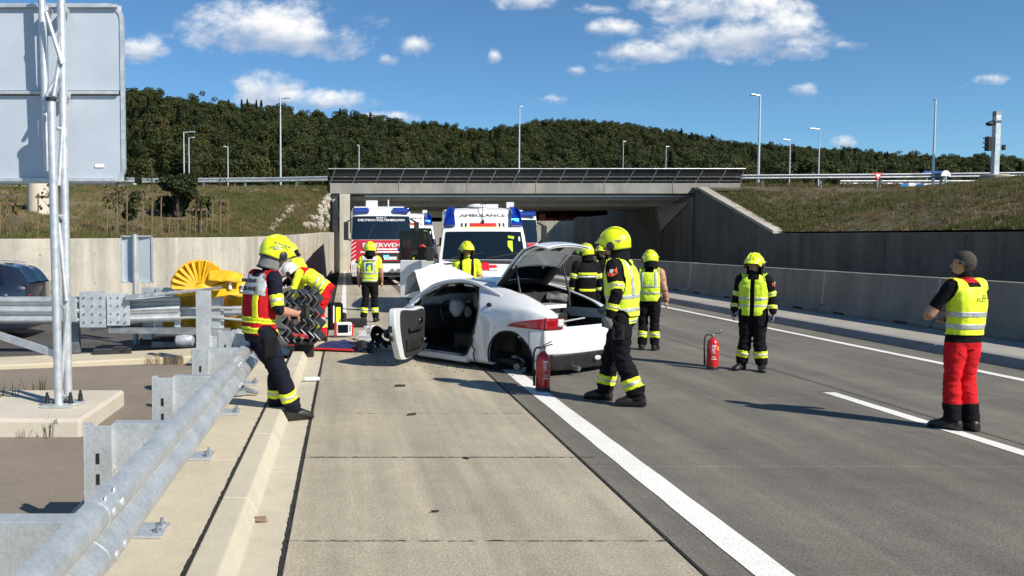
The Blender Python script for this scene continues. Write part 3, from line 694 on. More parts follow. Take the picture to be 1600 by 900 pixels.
# ---- crash cushion with yellow drums
cc_ = empty('crash_cushion', (-2.42, 14.3, 0), label='grey steel crash cushion frame holding yellow drums at the road fork', category='crash cushion')
def cb(name, c, d, m='galv_dark', rot=None, par=cc_, bev=.006): return MB().use(m).box(c, d, rot).build(name, par, bevel=bev)
for z_ in (.28, .66, 1.0): cb('side_beam', (.1, -.02, z_), (1.72, .05, .09 if z_ != .66 else .16), 'galvanised')
for x in (-.66, -.36, .36, .92): cb('upright', (x, -.06, .64), (.10, .05, .80), 'galvanised')
cb('front_post', (.16, -.10, .60), (.40, .07, .98), 'galvanised'); cb('front_post', (-.86, -.04, .62), (.16, .08, .86), 'galvanised')
for x in (-.86, -.64): 
    for z_ in (.35, .5, .65, .8, .95): MB().use('galv_dark').cyl((x, -.1, z_), (x, -.13, z_), .03, n=6).build('frame_bolt', cc_)
for x in (-.4, .78):
    b = MB().use('yellow_plastic'); b.lathe((x, .55, .0), [(.30, .24), (.42, .25), (.44, .30), (.43, .45), (.45, .48), (.45, .52), (.43, .55), (.43, .78), (.45, .81), (.45, .85), (.43, .88), (.42, .98), (.3, .99)], 32); b.build('drum', cc_, smooth=35)
b = MB().use('yellow_dull'); b.lathe((.22, 1.3, 0), [(.3, .24), (.42, .25), (.43, .5), (.45, .52), (.43, .55), (.42, .96), (.3, .97)], 28); b.build('drum', cc_, smooth=35)
for z_, s_ in ((.66, 0.), (.44, .12)):
    b = MB().use('galvanised'); b.tube([(-1.75, -.3, z_ + .04 - s_ * .9), (-.9, -.2, z_ + .06), (-.2, -.16, z_ + .06 + s_ * .5), (.3, -.16, z_ + .06 + s_ * .5), (1.0, -.15, z_ + .05)], .024, 8); b.build('guide_cable', cc_, smooth=60)
for z_ in (.72, .44):
    b = MB().use('galv_dark'); b.lathe((-1.08, -.06, z_), [(.06, .0), (.13, .0), (.14, -.02), (.13, -.05), (.11, -.05), (.11, .0), (.03, .01)], 20, 'Y'); b.build('coil_spring_end', cc_, smooth=40)
    b = MB().use('galvanised'); b.box((-1.0, .0, z_), (.34, .05, .26)); b.build('end_bracket', cc_, bevel=.01)
b = MB().use('galv_pale'); b.lathe((-.2, -.3, .2), [(.04, -.16), (.10, -.13), (.12, 0), (.10, .13), (.04, .16)], 14, 'X'); b.build('roller', cc_, smooth=50)
cb('side_skirt', (-.5, .3, .14), (1.0, .6, .12), 'black_plastic'); cb('base_frame', (.2, .7, .10), (2.0, 1.5, .1), 'galv_dark')
# wide plates and channel between the cushion and the near rail
b = MB().use('galvanised'); b.box((-1.98, 12.0, .62), (.20, .10, 1.0)); b.box((-2.06, 12.06, .62), (.02, .18, 1.0)); b.box((-1.9, 12.06, .62), (.02, .18, 1.0)); b.box((-1.62, 12.0, .30), (.75, .012, .34)); b.box((-1.62, 12.05, .48), (.75, .12, .012))
b.prism([(-1.6, 11.9, .34), (-1.15, 11.9, .3), (-1.1, 11.9, .52), (-1.5, 11.9, .6)], (0, .05, 0)); b.box((-1.99, 12.0, .135), (.4, .3, .02))
b.build('anchor_post', None, bevel=.005, label='wide galvanised anchor post with channel in front of the yellow drums', category='post')
# torn yellow plastic on top
fan = MB().use('yellow_plastic'); n = 27; r1, r0 = .46, .10; rows = [[], [], []]
for i in range(n):
    a_ = math.pi * (-.02 + 1.02 * i / (n - 1)); rip = .035 * (i % 2); 
    for rr_, k in ((r0, 0), ((r0 + r1) / 2, 1), (r1 + .02 * math.sin(i * 2.2), 2)): rows[k].append((-math.cos(a_) * rr_, -rip - .03 * k, math.sin(a_) * rr_ * .98))
fan.sheet(rows); fan.sheet([[(p[0], p[1] + .02, p[2]) for p in r_] for r_ in rows])
for i in range(0, n, 2):
    a_ = math.pi * (-.02 + 1.02 * i / (n - 1)); fan.bar((-math.cos(a_) * r0, -.05, math.sin(a_) * r0), (-math.cos(a_) * r1, -.12, math.sin(a_) * r1), .028, .05)
fan.use('yellow_dull'); fan.tube([(-math.cos(a_) * (r1 + .0), -.05, math.sin(a_) * (r1 + .0)) for a_ in np.linspace(0, math.pi, 20)], .022, 6)
fr_ = empty('torn_drum_lid', (-2.35, 14.25, 1.03), label='torn yellow plastic drum lid with ribs fanned out on top of the crash cushion', category='plastic debris')
o = fan.build('ribbed_fan', fr_); o.rotation_euler = (-.12, .12, .25); o.location = (-.04, -.12, -.0)
def crumple(name, w_, d_, m, loc, rot, par, amp=.08, seed=0, nx=22, ny=14, arch=.1, fr=3.):
    rows = []
    for i in range(nx):
        r_ = []
        for j in range(ny):
            x, y = (i / (nx - 1) - .5) * w_, (j / (ny - 1) - .5) * d_
            z = amp * noise.fractal(Vector((x * fr + seed, y * fr, seed)), 1, 2, 3) + arch * (1 - (2 * j / (ny - 1) - 1) ** 2); r_.append((x, y, z))
        rows.append(r_)
    b_ = MB().use(m).sheet(rows); o_ = b_.build(name, par, smooth=50); o_.location = loc; o_.rotation_euler = rot
    sm = o_.modifiers.new('thick', 'SOLIDIFY'); sm.thickness = .008; return o_
crumple('bent_panel', .56, .26, 'yellow_plastic', (.40, -.14, .20), (.35, .06, -.1), fr_, .06, 2, arch=.09)
crumple('torn_skirt', 1.1, .4, 'yellow_plastic', (.12, -.1, .03), (.7, .0, .05), fr_, .07, 5, arch=.05)
crumple('bent_panel', .4, .26, 'yellow_dull', (.55, -.02, .08), (.8, .2, .2), fr_, .08, 8)
for x, z_ in ((-.42, .02), (.47, .06), (.66, .02)):
    b = MB().use('print_white'); b.tube([(x, -.2, z_ - .06), (x, -.2, z_ + .06)], [.03, .02], 8); b.build('white_bung', fr_)

# ---- big sign seen from behind, on a lattice mast and footing
MY = 8.2
ft = MB().use('block_concrete'); ft.box((0, 0, 0), (2.4, 1.5, .24)); ft.build('sign_footing', None, bevel=.03, loc=(-3.52, 8.25, .13), label='pale concrete footing block under the sign mast', category='footing')
sg = empty('road_sign', (-2.68, MY, .25), label='large blank grey back of a road sign on a galvanised lattice mast', category='sign')
def P(px, py, zc): v_ = at(px, py, zc); return (v_.x + 2.68, v_.y - MY, v_.z - .25)
x_r, zt_, zb_ = P(192, 0, 8.45)[0], P(0, 5, 8.45)[2], P(0, 286, 8.45)[2]
def rrect(x0_, x1_, z0_, z1_, r_, y_, n_=8):
    pts = []
    for cx, cz, a0 in ((x1_ - r_, z1_ - r_, 0), (x0_ + r_, z1_ - r_, 90), (x0_ + r_, z0_ + r_, 180), (x1_ - r_, z0_ + r_, 270)):
        for k in range(n_ + 1): a_ = R(a0 + 90 * k / n_); pts.append((cx + r_ * math.cos(a_), y_, cz + r_ * math.sin(a_)))
    return pts
xl = x_r - 2.6; zm = P(0, 145, 8.45)[2]
for k, (a_, c_) in enumerate(((zb_, zm - .006), (zm + .006, zt_))):
    for x0_, x1_ in ((xl, x_r - 1.32), (x_r - 1.312, x_r)):
        b = MB().use('sign_back'); b.prism([(x0_ + .02, .262, a_ + .02), (x1_ - .02, .262, a_ + .02), (x1_ - .02, .262, c_ - .02), (x0_ + .02, .262, c_ - .02)], (0, .012, 0)); b.build('panel', sg)
out = rrect(xl, x_r, zb_, zt_, .15, .25); inn = rrect(xl + .035, x_r - .035, zb_ + .035, zt_ - .035, .12, .25); n = len(out)
b = MB().use('galv_pale'); b.add(out + inn + [(p[0], p[1] + .05, p[2]) for p in out] + [(p[0], p[1] + .05, p[2]) for p in inn], [(i, (i + 1) % n, n + (i + 1) % n, n + i) for i in range(n)] + [(2 * n + i, 2 * n + (i + 1) % n, (i + 1) % n, i) for i in range(n)] + [(n + i, n + (i + 1) % n, 3 * n + (i + 1) % n, 3 * n + i) for i in range(n)]); b.build('frame', sg)
b = MB().use('galv_pale')
for z_ in (zm, zt_ - .03, zb_ + .03): b.box(((xl + x_r) / 2, .235, z_), (2.5, .03, .028))
b.build('cross_rail', sg, kind='stuff')
b = MB().use('print_white'); p = P(155, 259, 8.45); b.box((p[0], .255, p[2]), (.085, .006, .03)); b.build('sticker', sg)
b = MB().use('galv_pale'); b.tube([P(107, 632, MY), P(95, -30, MY)], .038, 14); b.build('chord', sg, smooth=50)
b = MB().use('galv_pale'); b.tube([P(92, 634, MY - .12), P(80, 158, MY - .12)], .040, 14); b.build('chord', sg, smooth=50)
b = MB().use('galv_pale'); b.tube([P(75, 268, MY + .08), P(64, -30, MY + .08)], .035, 14); b.build('chord', sg, smooth=50)
b = MB().use('bolt_dark'); p = P(80, 158, MY - .12); b.cyl(p, (p[0], p[1], p[2] + .03), .05, n=14); b.build('end_cap', sg)
for a_, c_ in (((92, 630), (106, 480)), ((104, 470), (90, 335)), ((92, 290), (98, 195)), ((84, 150), (95, 80)), ((98, 340), (86, 335)), ((88, 200), (97, 202)), ((104, 620), (92, 618)), ((101, 480), (90, 478)), ((97, 100), (72, 20)), ((72, 150), (95, 110))):
    b = MB().use('galv_pale'); b.tube([P(a_[0], a_[1], MY - .06), P(c_[0], c_[1], MY - .02)], .02, 10); b.build('diagonal', sg, smooth=50)
b = MB().use('galv_pale'); b.bar(P(-60, 505, 8.5), P(88, 553, MY - .1), .02, .075); b.build('strut', sg, bevel=.004)
for px, py in ((72, 16), (98, 16), (100, 149), (74, 149), (78, 147)):
    b = MB().use('galv_pale'); p = P(px, py, 8.36); b.box((p[0], p[1], p[2]), (.09, .14, .05)); b.build('clamp', sg, bevel=.006)
for px, zc in ((91, MY - .12), (107, MY)):
    p = P(px, 636, zc); b = MB().use('galvanised'); b.box((p[0], p[1], .015), (.28, .2, .025)); pl = b.build('base_plate', sg, bevel=.004)
    for dx in (-.11, .11): b = MB().use('bolt_dark'); b.cyl((p[0] + dx, p[1] + .02, .02), (p[0] + dx, p[1] + .02, .10), .026, .02, 8); b.cyl((p[0] + dx, p[1] + .02, .1), (p[0] + dx, p[1] + .02, .13), .013, n=8); b.build('anchor_cap', pl)
# ---- small sign seen from behind
ss = empty('road_sign', at(212, 500, 15.2) * 1, label='small blank folded sign back on a single post above the crash cushion', category='sign'); o_ = Vector(ss.location)
ss.location.z = 0; o_.z = 0
q = lambda px, py, zc=15.2: at(px, py, zc) - o_
b = MB().use('galvanised'); b.tube([(0, 0, 0), (0, 0, q(0, 366)[2])], .045, 14); b.build('post', ss, smooth=50)
for s_, (xa, xb) in ((-1, (188, 210)), (1, (214, 237))):
    a_, c_ = q(xa, 369), q(xb, 441); b = MB().use('sign_back'); b.prism([(a_.x, .10, a_.z), (c_.x, .06, a_.z), (c_.x, .06, c_.z), (a_.x, .10, c_.z)], (0, .015, 0)); b.build('panel', ss)
    b = MB().use('galv_pale')
    for z_ in (a_.z, c_.z): b.box(((a_.x + c_.x) / 2, .07, z_), (abs(c_.x - a_.x) + .02, .06, .022))
    b.box((a_.x if s_ < 0 else c_.x, .07, (a_.z + c_.z) / 2), (.02, .06, a_.z - c_.z)); b.build('rim', ss)

# ---- concrete barrier segments
prof = [(.0, .14), (.0, .20), (.11, .32), (.17, 1.105), (.41, 1.105), (.47, .32), (.58, .20), (.58, .14)]
b = MB().use('barrier_concrete'); b.prism([(p[0], .015, p[1]) for p in prof], (0, 3.97, 0)); me0 = b.mesh('barrier_body')
b = MB().use('joint_tar'); 
for y_ in (.7, 2.9): b.box((.005, y_ + .2, .165), (.012, .42, .052))
me1 = b.mesh('drain_slot'); b = MB().use('wall_light'); b.prism([(p[0] - .004 if p[0] < .3 else p[0] + .004, -.03, p[1] + .004) for p in prof[2:6]], (0, .06, 0)); me2 = b.mesh('end_cap')
ords = ['in front of the standing man with red trousers', 'right of the man with folded arms', 'left of the man with folded arms']
for k in range(12):
    y0 = 4.63 + 4 * k
    lab = f'concrete barrier segment, {["nearest", "second", "third", "fourth", "fifth", "sixth", "seventh", "eighth", "ninth", "tenth", "eleventh", "farthest"][k]} of the row along the median'
    e = link('concrete_barrier', me0, None, None, .015, loc=(11.29, y0, 0), label=lab, category='barrier', group='concrete barrier segments on the median')
    link('drain_slot', me1, e); link('end_cap', me2, e)

# ---- street lamps and guard rails on the upper road
def hit(px, py, names):
    d = (at(px, py, 10) - Vector((0, 0, CH))).normalized(); best = None
    for nm in names:
        h_ = BV[nm].ray_cast(Vector((0, 0, CH)), d)
        if h_[0] is not None and (best is None or h_[3] < best[1]): best = (h_[0], h_[3])
    return best[0] if best else None
def bvh(o_): return BVHTree.FromPolygons([v_.co for v_ in o_.data.vertices], [p.vertices[:] for p in o_.data.polygons])
BV = {n_: bvh(bpy.data.objects[n_]) for n_ in ('grass_bank', 'grass_bank.001', 'grass_bank.002', 'upper_field', 'upper_field.001', 'upper_field.002')}
def lamp(px, ytop, zc, base, arm, label, r=.075):
    p0 = at(px, ytop, zc); e = empty('street_lamp', (p0.x, p0.y, base), label=label, category='street lamp', group='street lamps along the upper road'); h = p0.z - base
    b_ = MB().use('galv_pale'); b_.tube([(0, 0, -.2), (0, 0, h * .5), (0, 0, h)], [r, r * .8, r * .6], 10); b_.build('pole', e, smooth=60)
    if arm:
        b_ = MB().use('galv_pale'); L_ = arm * zc / F; b_.tube([(0, 0, h - .05), (L_ * .5, 0, h - .02)], .04, 8); b_.build('arm', e)
        b_ = MB().use('galv_pale'); b_.box((L_ * .75, 0, h), (abs(L_) * .55, .22, .09)); b_.build('lamp_head', e, bevel=.03)
    else:
        b_ = MB().use('galv_pale'); b_.box((.1, 0, h + .05), (.35, .2, .12)); b_.build('lamp_head', e, bevel=.03)
    b_ = MB().use('pad_concrete'); b_.box((0, 0, -.05), (.5, .5, .2)); b_.build('footing', e)
lamp(438, 153, 60, 5.0, 15, 'tall street lamp on the left bank with a curved head against the woods')
lamp(287, 206, 75, 5.1, 17, 'left of the two close street lamps above the dark bush'); lamp(295, 215, 82, 5.1, 9, 'right of the two close street lamps above the dark bush')
lamp(356, 229, 84, 5.1, -7, 'street lamp between the dark bush and the tall left lamp'); lamp(561, 227, 90, 5.1, -3, 'short lamp pole just left of the bridge middle before the woods')
lamp(812, 168, 72, 5.1, 0, 'tall lamp pole with camera head rising behind the bridge railing', .085)
lamp(974, 222, 95, 5.1, 0, 'left of the two thin lamp poles behind the bridge right half', .05); lamp(1041, 230, 95, 5.1, 0, 'right of the two thin lamp poles behind the bridge right half', .05)
lamp(1188, 148, 56, 5.1, -15, 'tallest street lamp right of the bridge end', .085); lamp(1235, 218, 88, 5.1, -12, 'smallest of the three arm lamps right of the bridge'); lamp(1281, 201, 78, 5.1, -16, 'middle-height arm lamp right of the bridge')
lamp(1462, 156, 52, 5.0, -2, 'tall bare lamp pole near the traffic light mast', .08)
def toprail(pts, label, z=5.1, sp=2.6, conc=False, gm='galvanised'):
    e = empty('guard_rail', (pts[0][0], pts[0][1], z), label=label, category='guard rail'); O = Vector((pts[0][0], pts[0][1], 0)); P_ = [Vector((p[0], p[1], 0)) - O for p in pts]
    for a_, c_ in zip(P_, P_[1:]):
        t_ = (c_ - a_).normalized(); path = [(p.x, p.y, t_.y, -t_.x, 0) for p in (a_, c_)]; b_ = MB().use(gm); wbeam(b_, path, WP[::3]); b_.build('rail_beam', e)
        if conc: b_ = MB().use('block_concrete'); b_.bar(a_ + Vector((0, .25, .22)), c_ + Vector((0, .25, .22)), .3, .44); b_.build('concrete_base', e)
        n_ = int((c_ - a_).length / sp)
        for k in range(n_): p = a_.lerp(c_, (k + .5) / n_); b_ = MB().use(gm); b_.box((p.x, p.y + .12, .36), (.14, .1, .82)); b_.build('post', e)
toprail([(-42, 54.2), (-26, 54.2), (-13.2, 54.4)], 'white guard rail on a pale concrete base along the top of the left bank', 5.05, conc=True)
toprail([(-13., 55.5), (-5, 54.6), (-1.1, 53.6)], 'grey guard rail along the left bank leading to the bridge', 5.08)
toprail([(23.8, 53.2), (34, 52.2), (44, 50.4)], 'pale guard rail along the top of the right bank beside the bridge', 5.15, gm='galv_dark'); toprail([(33, 58), (60, 58)], 'second guard rail behind the right bank, farther from the bridge', 5.15, gm='galv_dark')
toprail([(42.5, 54.5), (60, 54.5)], 'guard rail beside the round concrete mast base', 5.2, gm='galv_dark')
# ---- traffic light mast, its round base and the signs at the right
p = at(1553, 299, 50); tm = empty('traffic_light_mast', (p.x, p.y, p.z), label='grey square gantry mast with a black traffic light on a round concrete base', category='mast'); k_ = 50 / F
b = MB().use('wall_light'); b.lathe((0, 0, 0), [(.72, -.6), (.72, .9), (.68, .94), (.3, .94)], 28); b.build('base_drum', tm, smooth=40)
b = MB().use('galvanised'); b.box((0, 0, 2.6), (.31, .31, 3.4)); b.build('column', tm, bevel=.03)
b = MB().use('galv_dark'); b.box((0, 0, 4.02), (.5, .5, .06)); b.box((.28, .1, 2.5), (.05, .06, 3.0)); b.box((0, 0, 4.32), (.3, .3, .5)); b.build('collar', tm)
b = MB().use('bolt_dark'); b.box((-.46, -.05, 2.72), (.26, .3, .82)); sl_ = b.build('signal_box', tm, bevel=.03)
for z_ in (2.46, 2.72, 2.98): b = MB().use('black_plastic'); b.box((-.62, -.05, z_ + .06), (.2, .2, .06)); b.build('signal_hood', sl_)
b = MB().use('bolt_dark'); b.ell((-.42, -.05, 3.85), (.24, .14, .13)); b.bar((-.3, -.05, 3.85), (0, -.05, 3.95), .05, .05); b.build('camera_housing', tm, smooth=60)
b = MB().use('bolt_dark'); b.box((.38, -.1, 2.5), (.14, .15, .3)); b.build('control_box', tm)
sr = empty('stair_railing', (p.x - .95, p.y - .9, p.z - .3), label='small white stair railing beside the round mast base', category='railing')
b = MB().use('van_white')
for z_ in (.35, .75): b.tube([(-.4, 0, z_), (1.05, 0, z_)], .03, 6)
for x in (-.4, .3, 1.05): b.tube([(x, 0, -.2), (x, 0, .75)], .03, 6)
b.tube([(1.05, 0, .75), (1.9, -.3, .0)], .03, 6); b.tube([(1.05, .1, .45), (1.75, -.2, -.2)], .03, 6); b.build('handrail', sr)
p = at(1372, 276, 48.5); ys = empty('yield_sign', (p.x, p.y, 4.75), label='red and white triangular give way sign by the right guard rail', category='sign')
b = MB().use('galvanised'); b.tube([(0, .03, -.3), (0, .03, p.z - 4.75)], .03, 8); b.build('post', ys)
h = p.z - 4.75; b = MB().use('print_red'); b.prism([(-.27, 0, h + .22), (.27, 0, h + .22), (0, 0, h - .24)], (0, .02, 0)); b.build('sign_plate', ys)
b = MB().use('print_white'); b.prism([(-.15, -.006, h + .15), (.15, -.006, h + .15), (0, -.006, h - .10)], (0, .004, 0)); b.build('sign_face', ys)
p = at(1462, 272, 72); bs = empty('direction_sign', (p.x, p.y, 5.15), label='blue direction sign in front of the distant trees', category='sign')
h = p.z - 5.15; b = MB().use('blue_cloth'); b.box((0, 0, h), (2.0, .04, .5)); b.build('sign_plate', bs); b = MB().use('print_white'); b.box((-.4, -.024, h + .08), (.9, .004, .05)); b.box((-.55, -.024, h - .08), (.6, .004, .05)); b.build('sign_lines', bs, kind='stuff')
b = MB().use('galvanised')
for x in (-.7, .7): b.tube([(x, .03, 0), (x, .03, h)], .05, 8)
b.build('posts', bs, kind='stuff'); bpy.data.objects['posts'].name = 'post_pair'
p = at(1478, 275, 48.6); rs_ = empty('round_top_sign', (p.x, p.y, 4.75), label='white half-round sign board on a short post by the blue and white boards', category='sign'); h = p.z - 4.75
b = MB().use('print_white'); b.prism([(.27 * math.cos(a_), 0, h + .32 * math.sin(a_)) for a_ in np.linspace(0, math.pi, 14)], (0, .03, 0)); b.build('board', rs_); b = MB().use('galvanised'); b.tube([(0, .02, 0), (0, .02, h)], .05, 8); b.build('post', rs_)
p = at(1448, 297, 48.8); cvb = empty('chevron_board', (p.x, p.y, 4.72), label='low blue and white striped board on the right bank top', category='board')
for k in range(9):
    b = MB().use('print_white' if k % 2 else 'print_blue'); x = -1.6 + k * .42; b.prism([(x, 0, .05), (x + .42, 0, .05), (x + .62, 0, .36), (x + .2, 0, .36)], (0, .05, 0)); b.build('stripe', cvb)
# ---- left bank: gantry base, staked saplings, bush, rubble
B2 = ['grass_bank', 'upper_field']
p = hit(62, 332, B2); b = MB().use('block_concrete'); k_ = p.y / F; b.lathe((0, 0, 0), [(19 * k_, -1), (18 * k_, 60 * k_), (10 * k_, 60.2 * k_)], 28); b.build('mast_base', None, smooth=40, loc=p, label='round white concrete mast base on the left bank', category='footing')
def sapling(px, py, h, label, leafy=.6, leaf='leaf_broad', seed=1, stakes=2):
    p_ = hit(px, py, B2)
    if p_ is None: return
    rr_ = np.random.RandomState(seed); e = empty('sapling', p_, label=label, category='young tree', group='staked saplings on the left bank')
    b_ = MB().use('bark'); b_.tube([(0, 0, -.1), (.03, 0, h * .5), (0, .02, h)], [.03, .022, .008], 6)
    for k in range(9):
        a_ = rr_.uniform(0, 6.28); z_ = h * rr_.uniform(.4, .9); L_ = rr_.uniform(.2, .5) * h * .35; b_.tube([(0, 0, z_), (math.cos(a_) * L_, math.sin(a_) * L_, z_ + L_)], [.01, .004], 4, False)
    b_.build('trunk', e)
    b_ = MB().use(leaf); n_ = int(260 * leafy)
    if n_:
        leaf_cloud(b_, [(0, 0, h * .6), (.1, 0, h * .8), (-.1, .1, h * .45)], [h * .16, h * .13, h * .15], n_, .045, rr_); link('crown', fast_mesh(b_, 'crown'), e)
    for k in range(stakes):
        x = -.28 + .56 * k / max(1, stakes - 1); b_ = MB().use('stake_wood'); b_.tube([(x, -.1, -.1), (x + .03, -.1, min(1.5, h * .55))], .022, 6); b_.build('stake', e)
    b_ = MB().use('stake_wood'); b_.bar((-.32, -.1, min(1.55, h * .56)), (.32, -.1, min(1.55, h * .56)), .03, .07); b_.build('crossbar', e)
sapling(20, 371, 1.5, 'thin bare sapling at the far left below the sign back', .1, seed=1, stakes=1)
sapling(78, 372, 1.9, 'bare sapling tied to a stake just left of the sign mast', .15, seed=2); sapling(184, 371, 2.3, 'staked leafy sapling right of the sign mast', .7, seed=3, stakes=3)
sapling(207, 371, 1.5, 'bright green young tree behind the small folded sign', 2.4, 'leaf_olive', 4, 0); sapling(238, 370, 2.3, 'staked sapling between the small sign and the dark bush', .3, seed=5, stakes=3)
sapling(278, 369, 1.0, 'short staked sapling below the dark bush', .1, seed=6, stakes=3); sapling(310, 369, 1.6, 'staked sapling at the right edge of the dark bush', .4, seed=7, stakes=4); sapling(344, 368, 2.2, 'sapling with two stakes right of the dark bush', .2, seed=8, stakes=3)
def bush(px, py, wpx, hpx, label, leaf, seed, n_=2600):
    p_ = hit(px, py, B2); k = p_.y / F; w_, h_ = wpx * k, hpx * k; rr_ = np.random.RandomState(seed); e = empty('bush', p_, label=label, category='bush'); cs, rs = [], []
    b_ = MB().use('bark')
    for i in range(14):
        a_ = rr_.uniform(0, 6.28); q_ = rr_.rand() ** .5 * .38; c = (math.cos(a_) * q_ * w_, math.sin(a_) * q_ * w_, h_ * rr_.uniform(.14, .85)); cs.append(c); rs.append(w_ * rr_.uniform(.12, .2)); b_.tube([(0, 0, -.1), tuple(Vector(c) * .6 + Vector((0, 0, .1))), c], [.04, .02, .008], 5, False)
    b_.build('stem', e); b_ = MB().use(leaf); leaf_cloud(b_, cs, rs, n_, .07, rr_); link('foliage', fast_mesh(b_, 'foliage'), e)
bush(278, 346, 82, 84, 'dense dark green bush on the left bank', 'leaf_broad', 21, 5200); bush(318, 342, 30, 40, 'smaller dark bush beside the dense one', 'leaf_broad', 22, 900)
b = MB().use('rubble_stone')
def stone(b_, p_, s_, rr_):
    rot = Matrix.Rotation(rr_.uniform(0, 6.28), 3, Vector(rr_.normal(size=3)).normalized()); v0 = len(b_.v); b_.ell(p_, (s_ * rr_.uniform(.7, 1.3), s_ * rr_.uniform(.7, 1.2), s_ * rr_.uniform(.5, .9)), 6, 4, rot)
    for i in range(v0, len(b_.v)): b_.v[i] = tuple(Vector(b_.v[i]) + Vector(rr_.normal(size=3)) * s_ * .12)
rr_ = np.random.RandomState(9); rb = MB().use('rubble_stone')
for k in range(150):
    v_ = rr_.rand(); px = 528 - (rr_.rand() ** 1.2) * (12 + 45 * v_); py = 302 + 60 * v_; q_ = hit(px, py, B2)
    if q_ is not None: stone(rb, q_ + Vector((0, 0, .06)), rr_.uniform(.12, .3), rr_)
rb.build('rubble_slope', kind='stuff', label='loose pale rubble stones beside the left bridge pier', category='rubble')
rb = MB().use('rubble_stone')
for k in range(120):
    t_ = rr_.rand(); q_ = hit(458 - 38 * t_ + rr_.normal() * 3, 322 + 40 * t_, B2)
    if q_ is not None: stone(rb, q_ + Vector((0, 0, .02)), rr_.uniform(.06, .14), rr_)
rb.build('stone_channel', kind='stuff', label='narrow pale stone drainage channel down the left bank', category='stones')
# ================================================================ vehicles
def wheel(par, c, r=.32, wd=.21, side=1, name='wheel', spokes=5):
    """axle along local y"""
    e = MB().use('rubber'); e.lathe(c, [(r * .62, -wd / 2), (r * .92, -wd / 2), (r, -wd * .36), (r, wd * .36), (r * .92, wd / 2), (r * .62, wd / 2), (r * .6, 0)], 30, 'Y'); ty = e.build(name, par, smooth=35)
    b_ = MB().use('steel'); b_.lathe(c, [(.02, side * wd * .3), (r * .2, side * wd * .42), (r * .2, side * wd * .3)], 16, 'Y')
    for k in range(spokes):
        a_ = 2 * math.pi * k / spokes; d = Vector((math.cos(a_), 0, math.sin(a_))); b_.bar(Vector(c) + d * r * .15 + Vector((0, side * wd * .38, 0)), Vector(c) + d * r * .6 + Vector((0, side * wd * .34, 0)), r * .2, .03, (0, 1, 0))
    b_.lathe(c, [(r * .62, side * wd * .48), (r * .56, side * wd * .48), (r * .55, side * wd * .1), (r * .62, side * wd * .1)], 26, 'Y'); b_.build('rim', ty, smooth=40)
    b_ = MB().use('bolt_dark'); b_.lathe(c, [(.01, side * wd * .05), (r * .54, side * wd * .05), (r * .54, side * wd * .02)], 20, 'Y'); b_.build('brake_disc', ty)
    return ty
def car_grid(st, nx=130, nv=52):
    """st: x, hw, belt, top, cant_y, cant_z -> half-shell points [i][j]"""
    st = np.array(st); xs = np.linspace(st[0, 0], st[-1, 0], nx); sm = lambda c: np.interp(xs, *(lambda q: (q[:, 0], q[:, 1]))(np.array(catmull(list(zip(st[:, 0], st[:, c])), 200))))
    hw, be, tp, cy, cz = (sm(k) for k in range(1, 6)); G = []
    for i, x in enumerate(xs):
        h, b_, t_, a_, c_ = hw[i], be[i], tp[i], cy[i], cz[i]
        key = [(.80 * h, .16), (.95 * h, .19), (.985 * h, .34), (h, .56), (.99 * h, b_ - .14), (.955 * h, b_), (a_ + (.955 * h - a_) * .5, b_ + (c_ - b_) * .56), (a_, c_), (a_ * .82, c_ + (t_ - c_) * .62), (a_ * .45, t_ - .012), (0, t_)]
        G.append([(x, p[0], p[1]) for p in catmull(key, nv)])
    return G
def shells(G, classify, side):
    """collect faces per class for one side (1 left, -1 right)"""
    out = {}; nx, nv = len(G), len(G[0])
    for i in range(nx - 1):
        for j in range(nv - 1):
            q = [G[i][j], G[i + 1][j], G[i + 1][j + 1], G[i][j + 1]]; c = np.mean(q, axis=0); k = classify(c, j / (nv - 1), side)
            if k: out.setdefault(k, []).append((i, j))
    return out
def snap_arch(G, cx, cz, r):
    for i in range(len(G)):
        for j in range(len(G[0])):
            x, y, z = G[i][j]
            if z > .75: continue
            d = math.hypot(x - cx, z - cz)
            if abs(d - r) < .022 and d > 0: G[i][j] = (cx + (x - cx) * r / d, y, cz + (z - cz) * r / d)
ST = [(-.52, .80, .90, .945, .64, .935), (-.3, .865, .965, 1.07, .66, 1.04), (0, .905, .985, 1.19, .64, 1.13), (.4, .905, .96, 1.28, .62, 1.22), (.8, .895, .93, 1.34, .60, 1.28), (1.2, .89, .91, 1.36, .60, 1.30), (1.55, .89, .90, 1.32, .61, 1.26), (1.85, .885, .89, 1.18, .66, 1.13), (2.1, .88, .87, 1.0, .73, .97), (2.32, .84, .80, .88, .70, .86)]
G = car_grid(ST); snap_arch(G, 0, .30, .37)
def wr(z, be): return .575 + max(0, z - be) * .62
def snap_doors(G):
    dx = G[1][0][0] - G[0][0][0]
    for i in range(len(G)):
        be = np.interp(G[i][0][0], [s_[0] for s_ in ST], [s_[2] for s_ in ST])
        for j in range(len(G[0])):
            x, y, z = G[i][j]
            for t_ in ((door_rear(z) if z < be else wr(z, be)), 1.80 if z < be else 2.05 + (be - z) * .85):
                if .2 < z and abs(x - t_) <= dx * .51: G[i][j] = (t_, y, z)
def door_rear(z): return .60 + .22 * max(0, 1 - (z - .2) / .7) ** 2
snap_doors(G)
